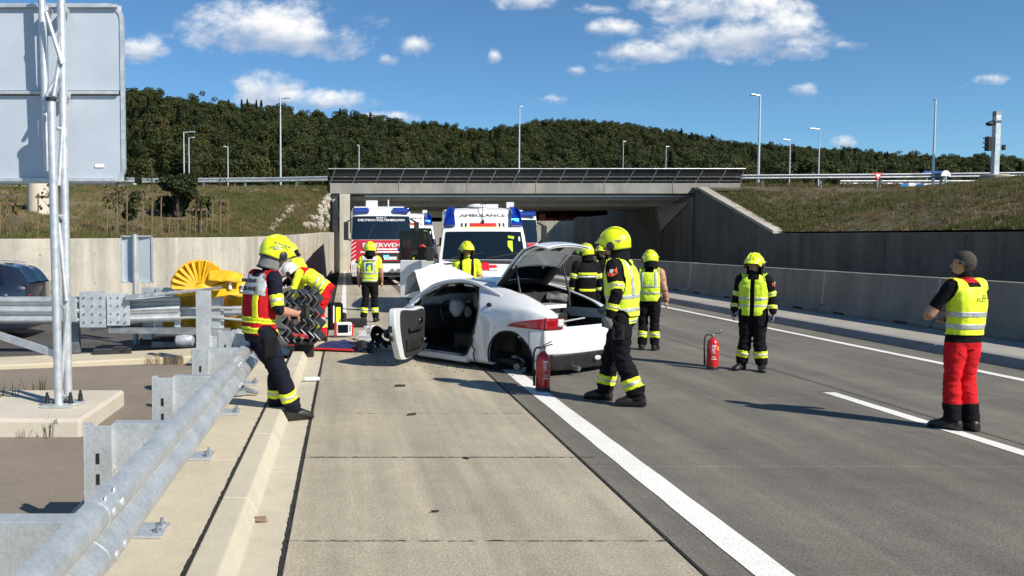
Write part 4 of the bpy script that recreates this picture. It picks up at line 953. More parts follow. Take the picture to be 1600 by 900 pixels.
def cls(c, vv, side):
    x, y, z = c
    if math.hypot(x, z - .30) < .37 and z < .8: return None
    be = np.interp(x, [s_[0] for s_ in ST], [s_[2] for s_ in ST]); cz = np.interp(x, [s_[0] for s_ in ST], [s_[5] for s_ in ST])
    if vv > .74:                                                       # top surfaces
        if 1.52 < x < 2.10: return 'windscreen' if y < .62 else 'body'
        if x >= 2.10: return None
        if x > .56: return 'roof' if y < .53 else 'body'
        return None if y < .56 else 'body'
    if side > 0:
        if door_rear(z) < x < 1.80 and .26 < z < be + .005: return None
        if z >= be and z < cz - .025 and x > wr(z, be) and x < 1.80 + (be - z) * .85 + .25: return None
    else:
        if z >= be + .02 and z < cz - .03 and .35 + (z - be) * .9 < x < 2.0 - (z - be) * .8: return 'window'
    return 'body'
CARX, CARY, CARZ, CARA = 2.92, 12.28, -.09, math.atan2(.785, -.62)
car = empty('crashed_car', (CARX, CARY, CARZ), CARA, label='wrecked white coupe with driver door and tailgate open and rear wheel missing', category='car')
cols = {'body': ('car_white', 'dark_lining'), 'roof': ('car_roof', 'dark_lining'), 'windscreen': ('glass_dark',), 'quarter': ('glass_dark',), 'window': ('glass_dark',), 'lamp': ('lens_red',)}
names = {'body': 'body_shell', 'roof': 'roof_panel', 'windscreen': 'windscreen', 'quarter': 'quarter_window', 'window': 'side_window', 'lamp': 'tail_light'}
for side in (1, -1):
    sets = shells(G, cls, side)
    for k, fl in sets.items():
        b = MB().use(cols[k][0]); off = .012 if k == 'lamp' else 0
        for i, j in fl: b.add([(p[0], side * (p[1] + off), p[2]) for p in (G[i][j], G[i + 1][j], G[i + 1][j + 1], G[i][j + 1])], [(0, 1, 2, 3)])
        me = b.mesh(names[k])
        if len(cols[k]) > 1: me.materials.append(M[cols[k][1]])
        o = link(names[k], me, car, smooth=40)
        if k == 'body' and side > 0:                 # crash dents along the rear quarter
            for v_ in me.vertices:
                x, y, z = v_.co
                if y > .6 and .25 < z < .95: v_.co.y -= .014 * max(0, noise.noise(Vector((x * 4.5, z * 5, 2)))) + .03 * math.exp(-((x - .50) / .12) ** 2 - ((z - .5) / .25) ** 2)
        if k in ('body', 'roof'):
            sm = o.modifiers.new('thick', 'SOLIDIFY'); sm.thickness = .03; sm.offset = -1 if side > 0 else -1; sm.material_offset = 1
# rear end: bumper sheet with boot opening, tail lights, diffuser
sec = [(p[1], p[2]) for p in G[0]]; zs = [p[1] for p in sec]; wz = lambda z: float(np.interp(z, zs[:40], [p[0] for p in sec][:40]))
def rear(y01, z):
    w_ = min(wz(z), .80); y = y01 * w_; return (-.522 - .10 * (1 - abs(y01) ** 2.6) - .06 * math.sin(min(1, max(0, (z - .2) / .5)) * math.pi) * (1 - y01 ** 4), y, z)
def rsheet(name, m, y0, y1, z0, z1, ny=14, nz=10, off=0., cond=None, par=None):
    b_ = MB().use(m)
    P_ = [[rear(y0 + (y1 - y0) * i / ny, z0 + (z1 - z0) * j / nz) for j in range(nz + 1)] for i in range(ny + 1)]
    for i in range(ny):
        for j in range(nz):
            q = [P_[i][j], P_[i + 1][j], P_[i + 1][j + 1], P_[i][j + 1]]; c = np.mean(q, axis=0)
            if cond is None or cond(c): b_.add([(p[0] - off, p[1], p[2]) for p in q], [(0, 1, 2, 3)])
    me = b_.mesh(name)
    if m == 'car_white': me.materials.append(M['dark_lining'])
    o_ = link(name, me, par or car, smooth=45); sm = o_.modifiers.new('thick', 'SOLIDIFY'); sm.thickness = .02; sm.offset = 0; sm.material_offset = 1 if m == 'car_white' else 0; return o_
rsheet('rear_bumper', 'car_white', -1, 1, .34, .93, 40, 30, cond=lambda c: not (c[2] > .745 + .5 * max(0, abs(c[1]) - .40) ** 1.2 * 2 and abs(c[1]) < .56) and not (abs(c[1]) >= .5 and .71 < c[2] < .87))
rsheet('rear_diffuser', 'black_plastic', -.92, .92, .17, .40, 20, 8, .012)
for s_ in (-1, 1):
    o = rsheet('tail_light', 'lens_red', s_ * .64, s_ * 1.0, .725, .87, 10, 6, .012)
    rsheet('reversing_lens', 'lens_clear', s_ * .64, s_ * .76, .76, .86, 4, 4, .022, par=o)
b = MB().use('lens_clear'); b.ell((-.70, -.15, .30), (.02, .07, .035)); b.build('fog_lamp', car, smooth=60)
b = MB().use('steel'); b.tube([(-.5, .30, .20), (-.73, .30, .19)], .035, 12); b.build('exhaust_pipe', car, smooth=60)
b = MB().use('dark_lining'); b.box((-.12, 0, .52), (.8, 1.1, .04)); b.box((-.12, .56, .72), (.8, .04, .42)); b.box((-.12, -.56, .66), (.8, .04, .30)); b.use('airbag'); b.box((-.1, -.58, .86), (.8, .03, .16)); b.use('dark_lining'); b.box((.25, 0, .85), (.06, 1.15, .62)); b.build('boot_tub', car)
b = MB().use('airbag'); b.box((-.32, -.1, .80), (.03, .8, .014), Matrix.Rotation(.25, 3, 'Z')); b.use('white_paint'); b.box((-.05, .15, .99), (.3, .5, .05)); b.build('parcel_shelf', car)
crumple('grey_bag', .3, .22, 'grey_cloth', (.02, -.2, 1.03), (.2, .1, .4), car, .12, 4)
yG = lambda x, z: float(np.interp(z, [p[2] for p in G[int(np.clip((x + .52) / (2.84) * (len(G) - 1), 0, len(G) - 1))]][:38], [p[1] for p in G[int(np.clip((x + .52) / (2.84) * (len(G) - 1), 0, len(G) - 1))]][:38]))
for side in (1, -1):                                   # side part of the tail lights: a pointed wedge along the haunch
    rows = []
    for i in range(15):
        x = .02 - .545 * i / 14; f = i / 14; z0, z1 = .745 - .02 * f, .75 + .125 * f ** .6
        rows.append([(x, side * (yG(x, z0 + (z1 - z0) * j / 6) + .012 * min(1, f * 5 + .1)), z0 + (z1 - z0) * j / 6) for j in range(7)])
    b = MB().use('lens_red'); b.sheet(rows); o = b.build('tail_light', car, smooth=40); sm = o.modifiers.new('thick', 'SOLIDIFY'); sm.thickness = .012
# interior
b = MB().use('dark_lining'); b.box((1.1, 0, .24), (2.2, 1.5, .06)); b.box((2.0, 0, .72), (.4, 1.45, .35)); b.box((1.85, 0, .62), (.5, .25, .5)); b.box((.35, 0, .6), (.5, 1.3, .5)); b.box((1.3, -.80, .55), (1.6, .05, .7)); b.build('cabin_lining', car, bevel=.04)
for y_ in (.40, -.40):
    b = MB().use('dark_lining'); b.box((1.05, y_, .43), (.52, .48, .2)); b.box((.78, y_, .78), (.16, .46, .62), Matrix.Rotation(-.25, 3, 'Y')); b.box((.68, y_, 1.10), (.1, .24, .16)); b.build('front_seat', car, bevel=.05, seg=3)
b = MB().use('black_plastic'); b.tube([(1.62 + .06 * math.sin(a_), .40 + .18 * math.cos(a_), .80 + .17 * math.sin(a_)) for a_ in np.linspace(0, 2 * math.pi, 25)], .016, 8, False); b.bar((1.62, .24, .8), (1.62, .56, .8), .03, .03); b.bar((1.62, .4, .8), (1.85, .4, .72), .05, .05); b.build('steering_wheel', car, smooth=60)
for c_, d_, sd_ in (((1.55, .30, .88), (.11, .14, .14), 1), ((1.55, -.32, .95), (.14, .22, .17), 3), ((1.62, .02, .80), (.08, .08, .1), 5)):
    b = MB().use('airbag'); b.ell(c_, d_, 22, 14)
    b.v = [tuple(Vector(p) + (Vector(p) - Vector(c_)) * .22 * noise.noise(Vector(p) * 9 + Vector((sd_, 0, 0)))) for p in b.v]; b.build('deployed_airbag', car, smooth=180)
# trim round the door opening, badge, mirror, sill crack
jm = [(1.80 + .02, .865, .24), (1.80, .885, .5), (1.83, .86, .885), (1.66, .71, 1.09), (1.45, .635, 1.235), (1.15, .615, 1.275), (.86, .63, 1.235), (.70, .74, 1.06), (.585, .865, .93), (.63, .89, .7), (.72, .885, .45), (.84, .87, .265), (1.3, .86, .245), (1.8, .865, .24)]
b = MB().use('rubber'); b.tube([tuple(p) for p in catmull(jm, 70)], .016, 6, False); b.build('door_seal', car, smooth=60)
b = MB().use('car_white'); b.tube([tuple(p) for p in catmull([(2.1, .76, .95), (1.86, .70, 1.12), (1.6, .655, 1.255), (1.2, .635, 1.315), (.9, .64, 1.30), (.6, .66, 1.22), (.3, .69, 1.12)], 40)], .035, 8); b.build('roof_rail', car, smooth=60)
b = MB().use('print_black'); b.cyl((.40, yG(.40, 1.0) - .01, 1.0), (.40, yG(.40, 1.0) + .012, .995), .045, n=20); b.build('rear_badge', car)
b = MB().use('bolt_dark'); b.tube([(.60, .905, .20), (.63, .91, .30), (.60, .915, .36), (.66, .915, .42), (.64, .912, .52)], .012, 5); b.build('body_crack', car)
b = MB().use('bolt_dark'); b.tube([(-.33, yG(-.33, z_) + .001, z_) for z_ in np.linspace(.46, .70, 8)], .006, 5); b.tube([(x_, yG(x_, .44 - .1 * 0) + .001, .30 + .0 * x_) for x_ in (-.50, -.42, -.38)], .005, 5); b.build('panel_seam', car)
b = MB().use('rubber'); b.tube([(.372 * math.cos(a_), yG(.372 * math.cos(a_), max(.2, .30 + .372 * math.sin(a_))) - .004, .30 + .372 * math.sin(a_)) for a_ in np.linspace(-.25, math.pi + .25, 40)], .012, 6); b.build('arch_lip', car, smooth=60)
b = MB().use('car_white'); b.box((1.3, .845, .20), (1.05, .10, .10)); b.build('sill', car, bevel=.03)
# open driver's door
dh = empty('door_pivot', (1.79, .865, 0)); dh.parent = car; dh.rotation_euler = (0, 0, math.atan2(.90, -.43)); dh.name = 'driver_door'
poly = [tuple(p) for p in catmull([(0.02, .27), (0.0, .60), (0.0, .90), (.5, .915), (1.0, .95), (1.12, .90), (1.15, .72), (1.10, .52), (1.0, .34), (.86, .20), (.5, .19), (0.02, .24)], 60)]
b = MB().use('car_white'); b.prism([(p[0], -.05 + .03 * math.sin(p[1] * 3), p[1]) for p in poly], (0, .105, 0)); b.build('door_skin', dh, bevel=.02, seg=3)
inn = [(.04 + (p[0] - .04) * .84, .27 + (p[1] - .27) * .93 + .01) for p in poly]
b = MB().use('dark_lining'); b.prism([(p[0], .055, p[1]) for p in inn], (0, .035, 0)); b.build('door_card', dh, bevel=.02)
b = MB().use('black_plastic'); b.box((.45, .12, .62), (.5, .06, .06)); b.box((.5, .11, .40), (.55, .05, .16)); b.build('armrest', dh, bevel=.02)
for x_, z_ in ((.22, .72), (.2, .40)): b = MB().use('chrome'); b.ell((x_, .105, z_), (.06, .02, .045)); b.build('door_handle', dh, smooth=60)
b = MB().use('bolt_dark'); b.box((1.13, .0, .66), (.04, .06, .09)); b.box((1.10, .0, .52), (.06, .05, .07)); b.build('latch', dh)
b = MB().use('car_white'); b.box((-.02, .06, .42), (.10, .06, .03)); b.box((-.02, .06, .30), (.14, .08, .02), Matrix.Rotation(.5, 3, 'Y')); b.build('hinge', dh)
# raised tailgate: window above, white skin at the tip, grey inner frame below
tg = empty('tailgate', (.58, 0, 1.285)); tg.parent = car; tg.rotation_euler = (0, R(41.), 0); tg.scale = (.76, 1, .85)     # local -x runs to the tip
def tgp(l, y01, top=0.):           # l from 0 (hinge) to 1.32 (tip)
    w_ = np.interp(l, [0, .3, .8, 1.15, 1.36], [.56, .57, .60, .56, .48]); crown = np.interp(l, [0, .5, .95, 1.2, 1.36], [.03, .075, .10, .02, -.17])
    return (-l, y01 * w_, crown - .07 * abs(y01) ** 2.2 + top)
def tgsheet(name, m, l0, l1, a0, a1, off, n=20, k=16, th=.02, cond=None):
    b_ = MB().use(m); P_ = [[tgp(l0 + (l1 - l0) * i / n, a0 + (a1 - a0) * j / k, off) for j in range(k + 1)] for i in range(n + 1)]
    for i in range(n):
        for j in range(k):
            l, a_ = l0 + (l1 - l0) * (i + .5) / n, a0 + (a1 - a0) * (j + .5) / k
            if cond is None or cond(l, a_): b_.add([P_[i][j], P_[i + 1][j], P_[i + 1][j + 1], P_[i][j + 1]], [(0, 1, 2, 3)])
    o_ = b_.build(name, tg, smooth=40); sm = o_.modifiers.new('thick', 'SOLIDIFY'); sm.thickness = th; sm.offset = -1; return o_
tgsheet('tailgate_skin', 'car_white', 0, 1.36, -1, 1, 0, 40, 24, .02, cond=lambda l, a_: not (.08 < l < .60 and abs(a_) < .84))
tgsheet('rear_window', 'glass_dark', .08, .60, -.84, .84, .004, th=.008)
tgsheet('spoiler_band', 'black_plastic', .84, .97, -.9, .9, .012, 4, 16, .006)
tgsheet('inner_panel', 'white_paint', .50, 1.33, -.90, .90, -.045, 16, 18, .02, cond=lambda l, a_: not (.93 < l < 1.08 and (.10 < abs(a_) < .55)))
tgsheet('inner_frame', 'dark_lining', .03, .50, -.97, .97, -.05, 22, 22, .03, cond=lambda l, a_: abs(a_) > .72 or l < .14)
tgsheet('inner_recess', 'black_plastic', .93, 1.14, -.66, .66, -.03, 6, 12, .01)
for s_ in (-1, 1): b = MB().use('airbag'); b.tube([(-.15, s_ * .47, -.05), (-.5, s_ * .50, -.03), (-.85, s_ * .46, -.02)], .02, 6); b.build('trim_strip', tg)
p = tgp(1.08, 0, .012); b = MB().use('chrome'); b.prism([(p[0] - .05, 0, p[2]), (p[0], .03, p[2] + .004), (p[0] + .05, 0, p[2] + .006), (p[0], -.03, p[2] + .004)], (0, 0, .008)); b.build('emblem', tg)
for s_ in (-1, 1): b = MB().use('bolt_dark'); b.tube([(.05, s_ * .55, .98), (.20, s_ * .52, 1.56)], .013, 8); b.tube([(.05, s_ * .55, .98), (.12, s_ * .535, 1.24)], .02, 8); b.build('gas_strut', car)
# crumpled bonnet standing up, front of the wreck
rows = []
for i in range(26):
    u_ = i / 25; r_ = []
    for j in range(30):
        v_ = j / 29 * 2 - 1; prof = [(2.0, .93), (2.06, 1.16), (2.16, 1.36), (2.26, 1.42), (2.4, 1.30), (2.5, 1.0)]
        x = np.interp(u_, np.linspace(0, 1, 6), [p[0] for p in prof]); z = np.interp(u_, np.linspace(0, 1, 6), [p[1] for p in prof])
        lift = .10 * math.cos((v_ - .15) * 1.5) - .05 * max(0, -v_) ; nz = noise.fractal(Vector((u_ * 2.2, v_ * 1.6, 4)), 1, 2, 3)
        r_.append((x + .07 * nz + .05 * v_ * u_, v_ * (.70 - .14 * u_) - .07, z + lift * math.sin(min(1, u_ * 1.4) * math.pi * .6) + .035 * nz))
    rows.append(r_)
b = MB().use('white_paint'); b.sheet(rows); o = b.build('bonnet', car, smooth=50); sm = o.modifiers.new('thick', 'SOLIDIFY'); sm.thickness = .012
b = MB().use('black_plastic'); b.box((2.3, 0, .5), (.5, 1.3, .5)); b.box((2.5, -.1, .45), (.4, 1.1, .45), Matrix.Rotation(.2, 3, 'Z')); b.box((2.35, .35, .74), (.35, .3, .2)); b.tube([(2.2, .5, .8), (2.4, .3, .85), (2.6, .45, .6), (2.65, .4, .3)], .03, 8); b.build('engine_block', car, bevel=.03)
crumple('front_bumper', 1.5, .55, 'car_white', (2.68, -.2, .40), (0, 1.35, 0), car, .16, 12)
wheel(car, (0, -.76, .32), .32, .21, -1); wheel(car, (2.3, -.74, .31), .31, .2, -1)
hb = MB().use('galv_dark'); hb.lathe((.03, .60, .17), [(.02, .08), (.05, .08), (.05, .03), (.115, .02), (.115, 0), (.05, -.02), (.03, -.3)], 24, 'Y'); hb.build('bare_hub', car, smooth=40)
b = MB().use('rubber'); b.lathe((0, .50, .30), [(.36, .0), (.37, .30), (.375, .30), (.37, -.05), (.1, -.06)], 30, 'Y'); b.build('wheel_well', car); b = MB().use('galv_dark'); b.box((.12, .60, .24), (.1, .07, .14)); b.build('brake_caliper', car, bevel=.01)
b = MB().use('dark_lining'); b.box((1.2, 0, .20), (2.6, 1.35, .06)); b.build('underbody', car)

# ---------------------------------------------------------------- van and truck cabs
class Cab:
    """front and roof skin along a profile of (y, z, half width); y runs back from the nose"""
    def __init__(s, root, prof, bow=.10, drop=.05): s.p = np.array(prof, float); s.r = root; s.bow = bow; s.drop = drop
    def at(s, k, t, off=0.):
        k = min(max(k, 0), len(s.p) - 1 - 1e-6); i = int(k); f = k - i; y, z, w_ = s.p[i] * (1 - f) + s.p[i + 1] * f
        e = abs(t); d = s.p[i + 1] - s.p[i]; n_ = np.array((-d[1], d[0])); n_ = n_ / (np.linalg.norm(n_) + 1e-9)
        wy = abs(n_[0]); q = e ** 3
        return (t * w_, y + s.bow * q * wy + n_[0] * off, z - s.drop * q * (1 - wy) + n_[1] * off)
    def zk(s, z): return float(np.interp(z, s.p[:, 1][:s.top()], np.arange(len(s.p))[:s.top()]))
    def top(s): return int(np.argmax(s.p[:, 1])) + 1
    def skin(s, name, m, k0, k1, t0=-1, t1=1, off=0., nk=None, nt=16, par=None, th=.0):
        nk = nk or max(2, int((k1 - k0) * 5)); b_ = MB().use(m); b_.sheet([[s.at(k0 + (k1 - k0) * i / nk, t0 + (t1 - t0) * j / nt, off) for j in range(nt + 1)] for i in range(nk + 1)])
        o_ = b_.build(name, par or s.r, smooth=38)
        if th: sm = o_.modifiers.new('thick', 'SOLIDIFY'); sm.thickness = th; sm.offset = 0
        return o_
    def zs(s, name, m, z0, z1, t0=-1, t1=1, off=.006, **kw): return s.skin(name, m, s.zk(z0), s.zk(z1), t0, t1, off, **kw)
    def side(s, sg, name, m, zb, k0=0):
        b_ = MB().use(m); top = [s.at(k0 + (len(s.p) - 1 - k0) * i / 60, sg) for i in range(61)]; low = [(p[0] if p[2] > zb else p[0], p[1], zb) for p in top]
        b_.sheet([top, [((a_[0] * .5 + c_[0] * .5) + sg * .02, a_[1], (a_[2] + c_[2]) / 2) for a_, c_ in zip(top, low)], low]); return b_.build(name, s.r, smooth=40)
FR = lambda: frame((1, 0, 0), (0, .12, 1))
def ambulance(loc, rz, label, sc=1., door=True):
    e = empty('ambulance', loc, rz, label=label, category='ambulance'); e.scale = (sc * 1.14, sc, sc * 1.02)
    C = Cab(e, [(.02, .30, .90), (-.02, .55, .95), (.0, .80, .96), (.06, 1.02, .96), (.30, 1.16, .95), (.60, 1.25, .95), (1.12, 2.06, .86), (1.18, 2.12, .85), (1.32, 2.34, .82), (1.52, 2.54, .80), (1.9, 2.62, .84), (3.0, 2.64, .86), (5.6, 2.62, .86)], .14, .06)
    C.skin('front_skin', 'van_white', 0, 12, nk=70); C.side(1, 'side_skin', 'van_white', .42); C.side(-1, 'side_skin', 'van_white', .42)
    g_ = C.skin('windscreen', 'glass_dark', 5.12, 5.94, -.93, .93, .012); C.zs('grille', 'black_plastic', .62, .92, -.55, .55); C.zs('bumper', 'black_plastic', .32, .52, -.98, .98)
    C.skin('wiper_cowl', 'black_plastic', 4.95, 5.10, -.9, .9, .014)
    for t0, t1 in ((-.95, -.62), (.62, .95)): C.zs('headlight', 'lens_clear', .80, 1.02, t0, t1, .012)
    C.skin('forehead_stripe', 'print_red', 7.05, 7.45, -.34, .34, .008)
    for t_ in (-.56, -.46, .40, .50): C.skin('dark_slash', 'print_black', 7.05, 7.45, t_, t_ + .045, .008, nt=2)
    C.skin('yellow_line', 'fluo_lemon', 6.92, 7.03, -.5, .5, .008)
    p = Vector(C.at(8.3, 0, .015)); text('lettering', 'AMBULANCE', .135, e, p, frame((1, 0, 0), (0, .62, .78)), 'print_black', sx=1.25)
    p = Vector(C.at(4.2, .02, .012)); b_ = MB().use('print_red'); up_ = Vector((0, .86, .5)); r_ = Vector((1, 0, 0))
    def pl(cx, w_, h_): return [p + r_ * (cx + sx * w_ / 2) + up_ * (sy * h_ / 2) for sx, sy in ((-1, -1), (1, -1), (1, 1), (-1, 1))]
    b_.prism(pl(0, .15, .34), Vector((0, -.004, .008))); b_.prism(pl(-.15, .14, .13), Vector((0, -.004, .008))); b_.prism(pl(.15, .14, .13), Vector((0, -.004, .008))); b_.prism(pl(0, .5, .03), Vector((0, -.005, .010))); b_.build('red_cross', e)
    p2 = Vector(C.at(3.55, .02, .012)); text('lettering', 'ROTES KREUZ', .05, e, p2, frame((1, 0, 0), (0, .86, .5)), 'print_black', sx=1.5)
    for s_ in (-1, 1):
        b_ = MB().use('blue_glass'); q = [C.at(k, s_ * t_, .0) for k, t_ in ((7.02, .70), (7.02, 1.0), (8.6, .98), (9.8, .86), (9.6, .72), (8.4, .76))]
        b_.prism(q, Vector((0, -.10, .07))); bl = b_.build('blue_light', e, bevel=.025)
        if s_ > 0: b_ = MB().use('blue_lit'); c_ = Vector(q[0]).lerp(Vector(q[2]), .35) + Vector((.02, -.115, .06)); b_.box(c_, (.16, .02, .07)); b_.build('lit_flash', bl, bevel=.01)
        b_ = MB().use('black_plastic'); x = s_ * 1.14; b_.box((x, .78, 1.48), (.18, .10, .34)); b_.bar((s_ * .96, .85, 1.3), (x, .8, 1.4), .05, .05); b_.build('wing_mirror', e, bevel=.03)
        b_ = MB().use('glass_dark'); b_.prism([(s_ * .955, .95, 1.34), (s_ * .90, 1.3, 1.95), (s_ * .90, 1.9, 1.95), (s_ * .96, 1.9, 1.34)], (s_ * .012, 0, 0))
        if not (door and s_ < 0): b_.build('door_window', e)
        b_ = MB().use('print_red'); b_.box((s_ * .985, 3.6, 1.35), (.01, 3.4, .22)); b_.build('side_stripe', e)
        for y_ in (.85, 4.6): wheel(e, (0, 0, 0), .34, .22, 1, 'wheel').matrix_local = Matrix.Translation((s_ * .84, y_, .34)) @ Matrix.Rotation(math.pi / 2 * -s_, 4, 'Z')
    b_ = MB().use('print_black'); b_.tube([Vector(C.at(7.6, .0, .02)), Vector(C.at(8.9, .0, .14)), Vector(C.at(10.2, 0, .22))], .008, 5); b_.ell(Vector(C.at(7.55, 0, .03)), (.03, .03, .05)); b_.build('antenna', e)
    b_ = MB().use('van_white'); b_.ell((-.1, 2.0, 2.66), (.22, .3, .06)); b_.box((.62, 1.9, 2.68), (.16, .2, .14)); b_.build('roof_unit', e, smooth=50)
    for x0_, x1_ in ((-.75, .0), (.05, .8)): b_ = MB().use('black_plastic'); a_ = Vector(C.at(5.14, x0_, .03)); c_ = Vector(C.at(5.3, x1_, .03)); b_.bar(a_, c_, .02, .025); b_.build('wiper', e)
    b_ = MB().use('fluo_yellow'); a_ = Vector(C.at(5.45, .62, -.08)); b_.box(a_ + Vector((0, .1, .15)), (.13, .05, .38), Matrix.Rotation(.12, 3, 'Y'))
    b_.box(Vector(C.at(5.5, .62, .016)), (.10, .004, .30), Matrix.Rotation(-.5, 3, 'X')); b_.build('hanging_vest', e, bevel=.01)
    b_ = MB().use('print_white'); b_.box(Vector(C.at(5.72, .86, .018)), (.035, .004, .12), Matrix.Rotation(-.5, 3, 'X')); b_.build('windscreen_sticker', e)
    if door:
        d_ = empty('open_door', (-.97, .95, 0)); d_.parent = e; d_.rotation_euler = (0, 0, R(158))
        b_ = MB().use('van_white'); b_.box((.44, 0, .86), (.88, .07, .92)); b_.build('door_skin', d_, bevel=.02)
        b_ = MB().use('black_plastic'); 
        for a_, c_ in (((.02, 0, 1.3), (.26, 0, 2.0)), ((.26, 0, 2.0), (.86, 0, 2.02)), ((.86, 0, 2.02), (.88, 0, 1.3))): b_.bar(a_, c_, .05, .06, (0, 1, 0))
        b_.build('window_frame', d_)
        b_ = MB().use('door_glass'); b_.prism([(.06, 0, 1.3), (.86, 0, 1.3), (.84, 0, 1.99), (.28, 0, 1.97)], (0, .008, 0)); b_.build('door_window', d_)
    return e
m = bpy.data.materials.new('door_glass'); m.use_nodes = True; M['door_glass'] = m; t = NT(m.node_tree); bb = m.node_tree.nodes['Principled BSDF']; bb.inputs['Base Color'].default_value = (.008, .012, .015, 1); bb.inputs['Roughness'].default_value = .05
tb = t.node('ShaderNodeBsdfTransparent'); tb.inputs[0].default_value = (.55, .6, .6, 1); ms = t.node('ShaderNodeMixShader'); ms.inputs[0].default_value = .72; t.l.new(tb.outputs[0], ms.inputs[1]); t.l.new(bb.outputs[0], ms.inputs[2]); t.l.new(ms.outputs[0], m.node_tree.nodes['Material Output'].inputs[0])
ambulance((3.27, 20.2, 0), R(-6), 'white ambulance with open door and a lit blue light behind the wrecked car')
ambulance((3.05, 40.5, 0), 0, 'second ambulance, mostly hidden between the fire engine and the nearer ambulance', 1.2, False)
def fire_truck(loc, rz, label, main=True):
    e = empty('fire_engine', loc, rz, label=label, category='fire engine')
    C = Cab(e, [(.05, .38, 1.20), (-.03, .60, 1.24), (-.02, 1.0, 1.24), (.0, 1.40, 1.24), (.03, 1.86, 1.23), (.18, 2.86, 1.18), (.22, 2.92, 1.19), (.35, 3.16, 1.17), (.7, 3.24, 1.17), (2.2, 3.26, 1.18), (7.2, 3.26, 1.2)], .12, .04)
    C.skin('cab_skin', 'van_white', 0, 10, nk=70); C.side(1, 'side_skin', 'fire_red' if main else 'van_white', .55); C.side(-1, 'side_skin', 'fire_red' if main else 'van_white', .55)
    C.zs('windscreen', 'glass_dark', 1.90, 2.86, -.99, .99, .012); C.zs('red_band', 'fire_red', 1.02, 1.88, -.84, .84, .008); C.zs('grille', 'black_plastic', 1.06, 1.30, -.62, .62, .012); C.zs('lower_grille', 'black_plastic', .92, 1.02, -.85, .85, .010); C.zs('white_stripe', 'print_white', 1.36, 1.42, -.7, .7, .013)
    C.zs('bumper_step', 'black_plastic', .40, .55, -.7, .7, .012); b_ = MB().use('blue_lit' if main else 'blue_glass')
    C.zs('grille_light_housing', 'print_black', 1.12, 1.34, -.1, .62, .018); b_.box(Vector(C.at(C.zk(1.2), .16, .03)), (.22, .03, .1)); b_.build('grille_flasher', e, bevel=.01)
    b_ = MB().use('blue_glass'); b_.box(Vector(C.at(C.zk(1.48), .66, .03)), (.28, .03, .12)); b_.build('grille_flasher', e, bevel=.01)
    for s_ in (-1, 1):
        b_ = MB().use('blue_glass'); b_.box((s_ * .82, .33, 3.1), (.66, .34, .22)); b_.build('blue_light', e, bevel=.05)
        for k in range(5):
            z0 = 1.0 + k * .17; q = [C.at(C.zk(z0 + dz), s_ * t_, .014) for dz, t_ in ((0, .995), (.14, .84), (.26, .84), (.12, .995))]; b_ = MB().use('print_red'); b_.prism(q, (0, .003, 0)); b_.build('warning_stripe', e)
        C.zs('headlight', 'lens_clear', .68, .88, s_ * .72, s_ * .95, .014)
        b_ = MB().use('black_plastic'); x = s_ * 1.45; b_.box((x, .1, 2.25), (.2, .14, .75)); b_.bar((s_ * 1.2, .2, 2.75), (x, .1, 2.6), .05, .07); b_.bar((s_ * 1.2, .2, 1.85), (x, .1, 1.95), .05, .07); b_.build('wing_mirror', e, bevel=.04)
        b_ = MB().use('glass_dark'); b_.box((s_ * 1.225, 1.1, 2.3), (.02, 1.0, .75)); b_.build('door_window', e)
        for y_ in (1.3, 5.2): wheel(e, (0, 0, 0), .52, .3, 1, 'wheel').matrix_local = Matrix.Translation((s_ * 1.05, y_, .52)) @ Matrix.Rotation(math.pi / 2 * -s_, 4, 'Z')
    b_ = MB().use('print_white'); b_.box(Vector(C.at(C.zk(1.13), .30, .03)), (.52, .01, .12)); b_.build('number_plate', e)
    for x in (.45, .7, .9): b_ = MB().use('steel'); c_ = Vector(C.at(C.zk(.62), x / 1.24, .05)); b_.lathe(c_, [(.03, -.1), (.085, -.1), (.09, 0), (.05, .04)], 14, 'Y'); b_.build('hose_coupling', e, smooth=50)
    if main:
        w0 = frame((1, 0, 0), (0, .05, 1)); text('lettering', 'FEUERWEHR', .25, e, Vector(C.at(C.zk(1.66), .08, .02)), w0, 'print_white', sx=1.25, bold=.004)
        text('lettering', 'DEUTSCH KALTENBRUNN', .125, e, Vector(C.at(C.zk(2.69), .0, .03)), frame((1, 0, 0), (0, .15, 1)), 'print_white', sx=1.3, bold=.003); text('lettering', 'RLFA-T', .10, e, Vector(C.at(C.zk(2.79), .0, .03)), frame((1, 0, 0), (0, .15, 1)), 'print_white', sx=1.3, bold=.002)
        C.zs('white_underline', 'print_white', 1.47, 1.53, -.45, .55, .016)
        text('lettering', 'GS 112', .09, e, Vector(C.at(C.zk(1.13), .30, .038)), w0, 'print_black')
    if not main: e.scale = (1, 1, .93)
    b_ = MB().use('grey_print'); b_.box((0, 4.8, 3.3), (2.2, 4.6, .1)); b_.box((-.35, 1.6, 3.42), (.5, .3, .3)); b_.tube([(.35, 1.4, 3.2), (.35, 1.4, 3.6)], .03, 6); b_.build('roof_gear', e)
    for x in (-.5, .5): b_ = MB().use('print_black'); b_.bar(Vector(C.at(C.zk(1.95), x * .9, .03)), Vector(C.at(C.zk(2.5), x * .9 + .2, .03)), .025, .03); b_.build('wiper', e)
    return e
fire_truck((1.47, 35.6, 0), 0, 'red and white fire engine facing the camera at the left of the ambulance')
fire_truck((6.25, 33.5, 0), 0, 'second fire engine half hidden behind the right side of the ambulance', False)

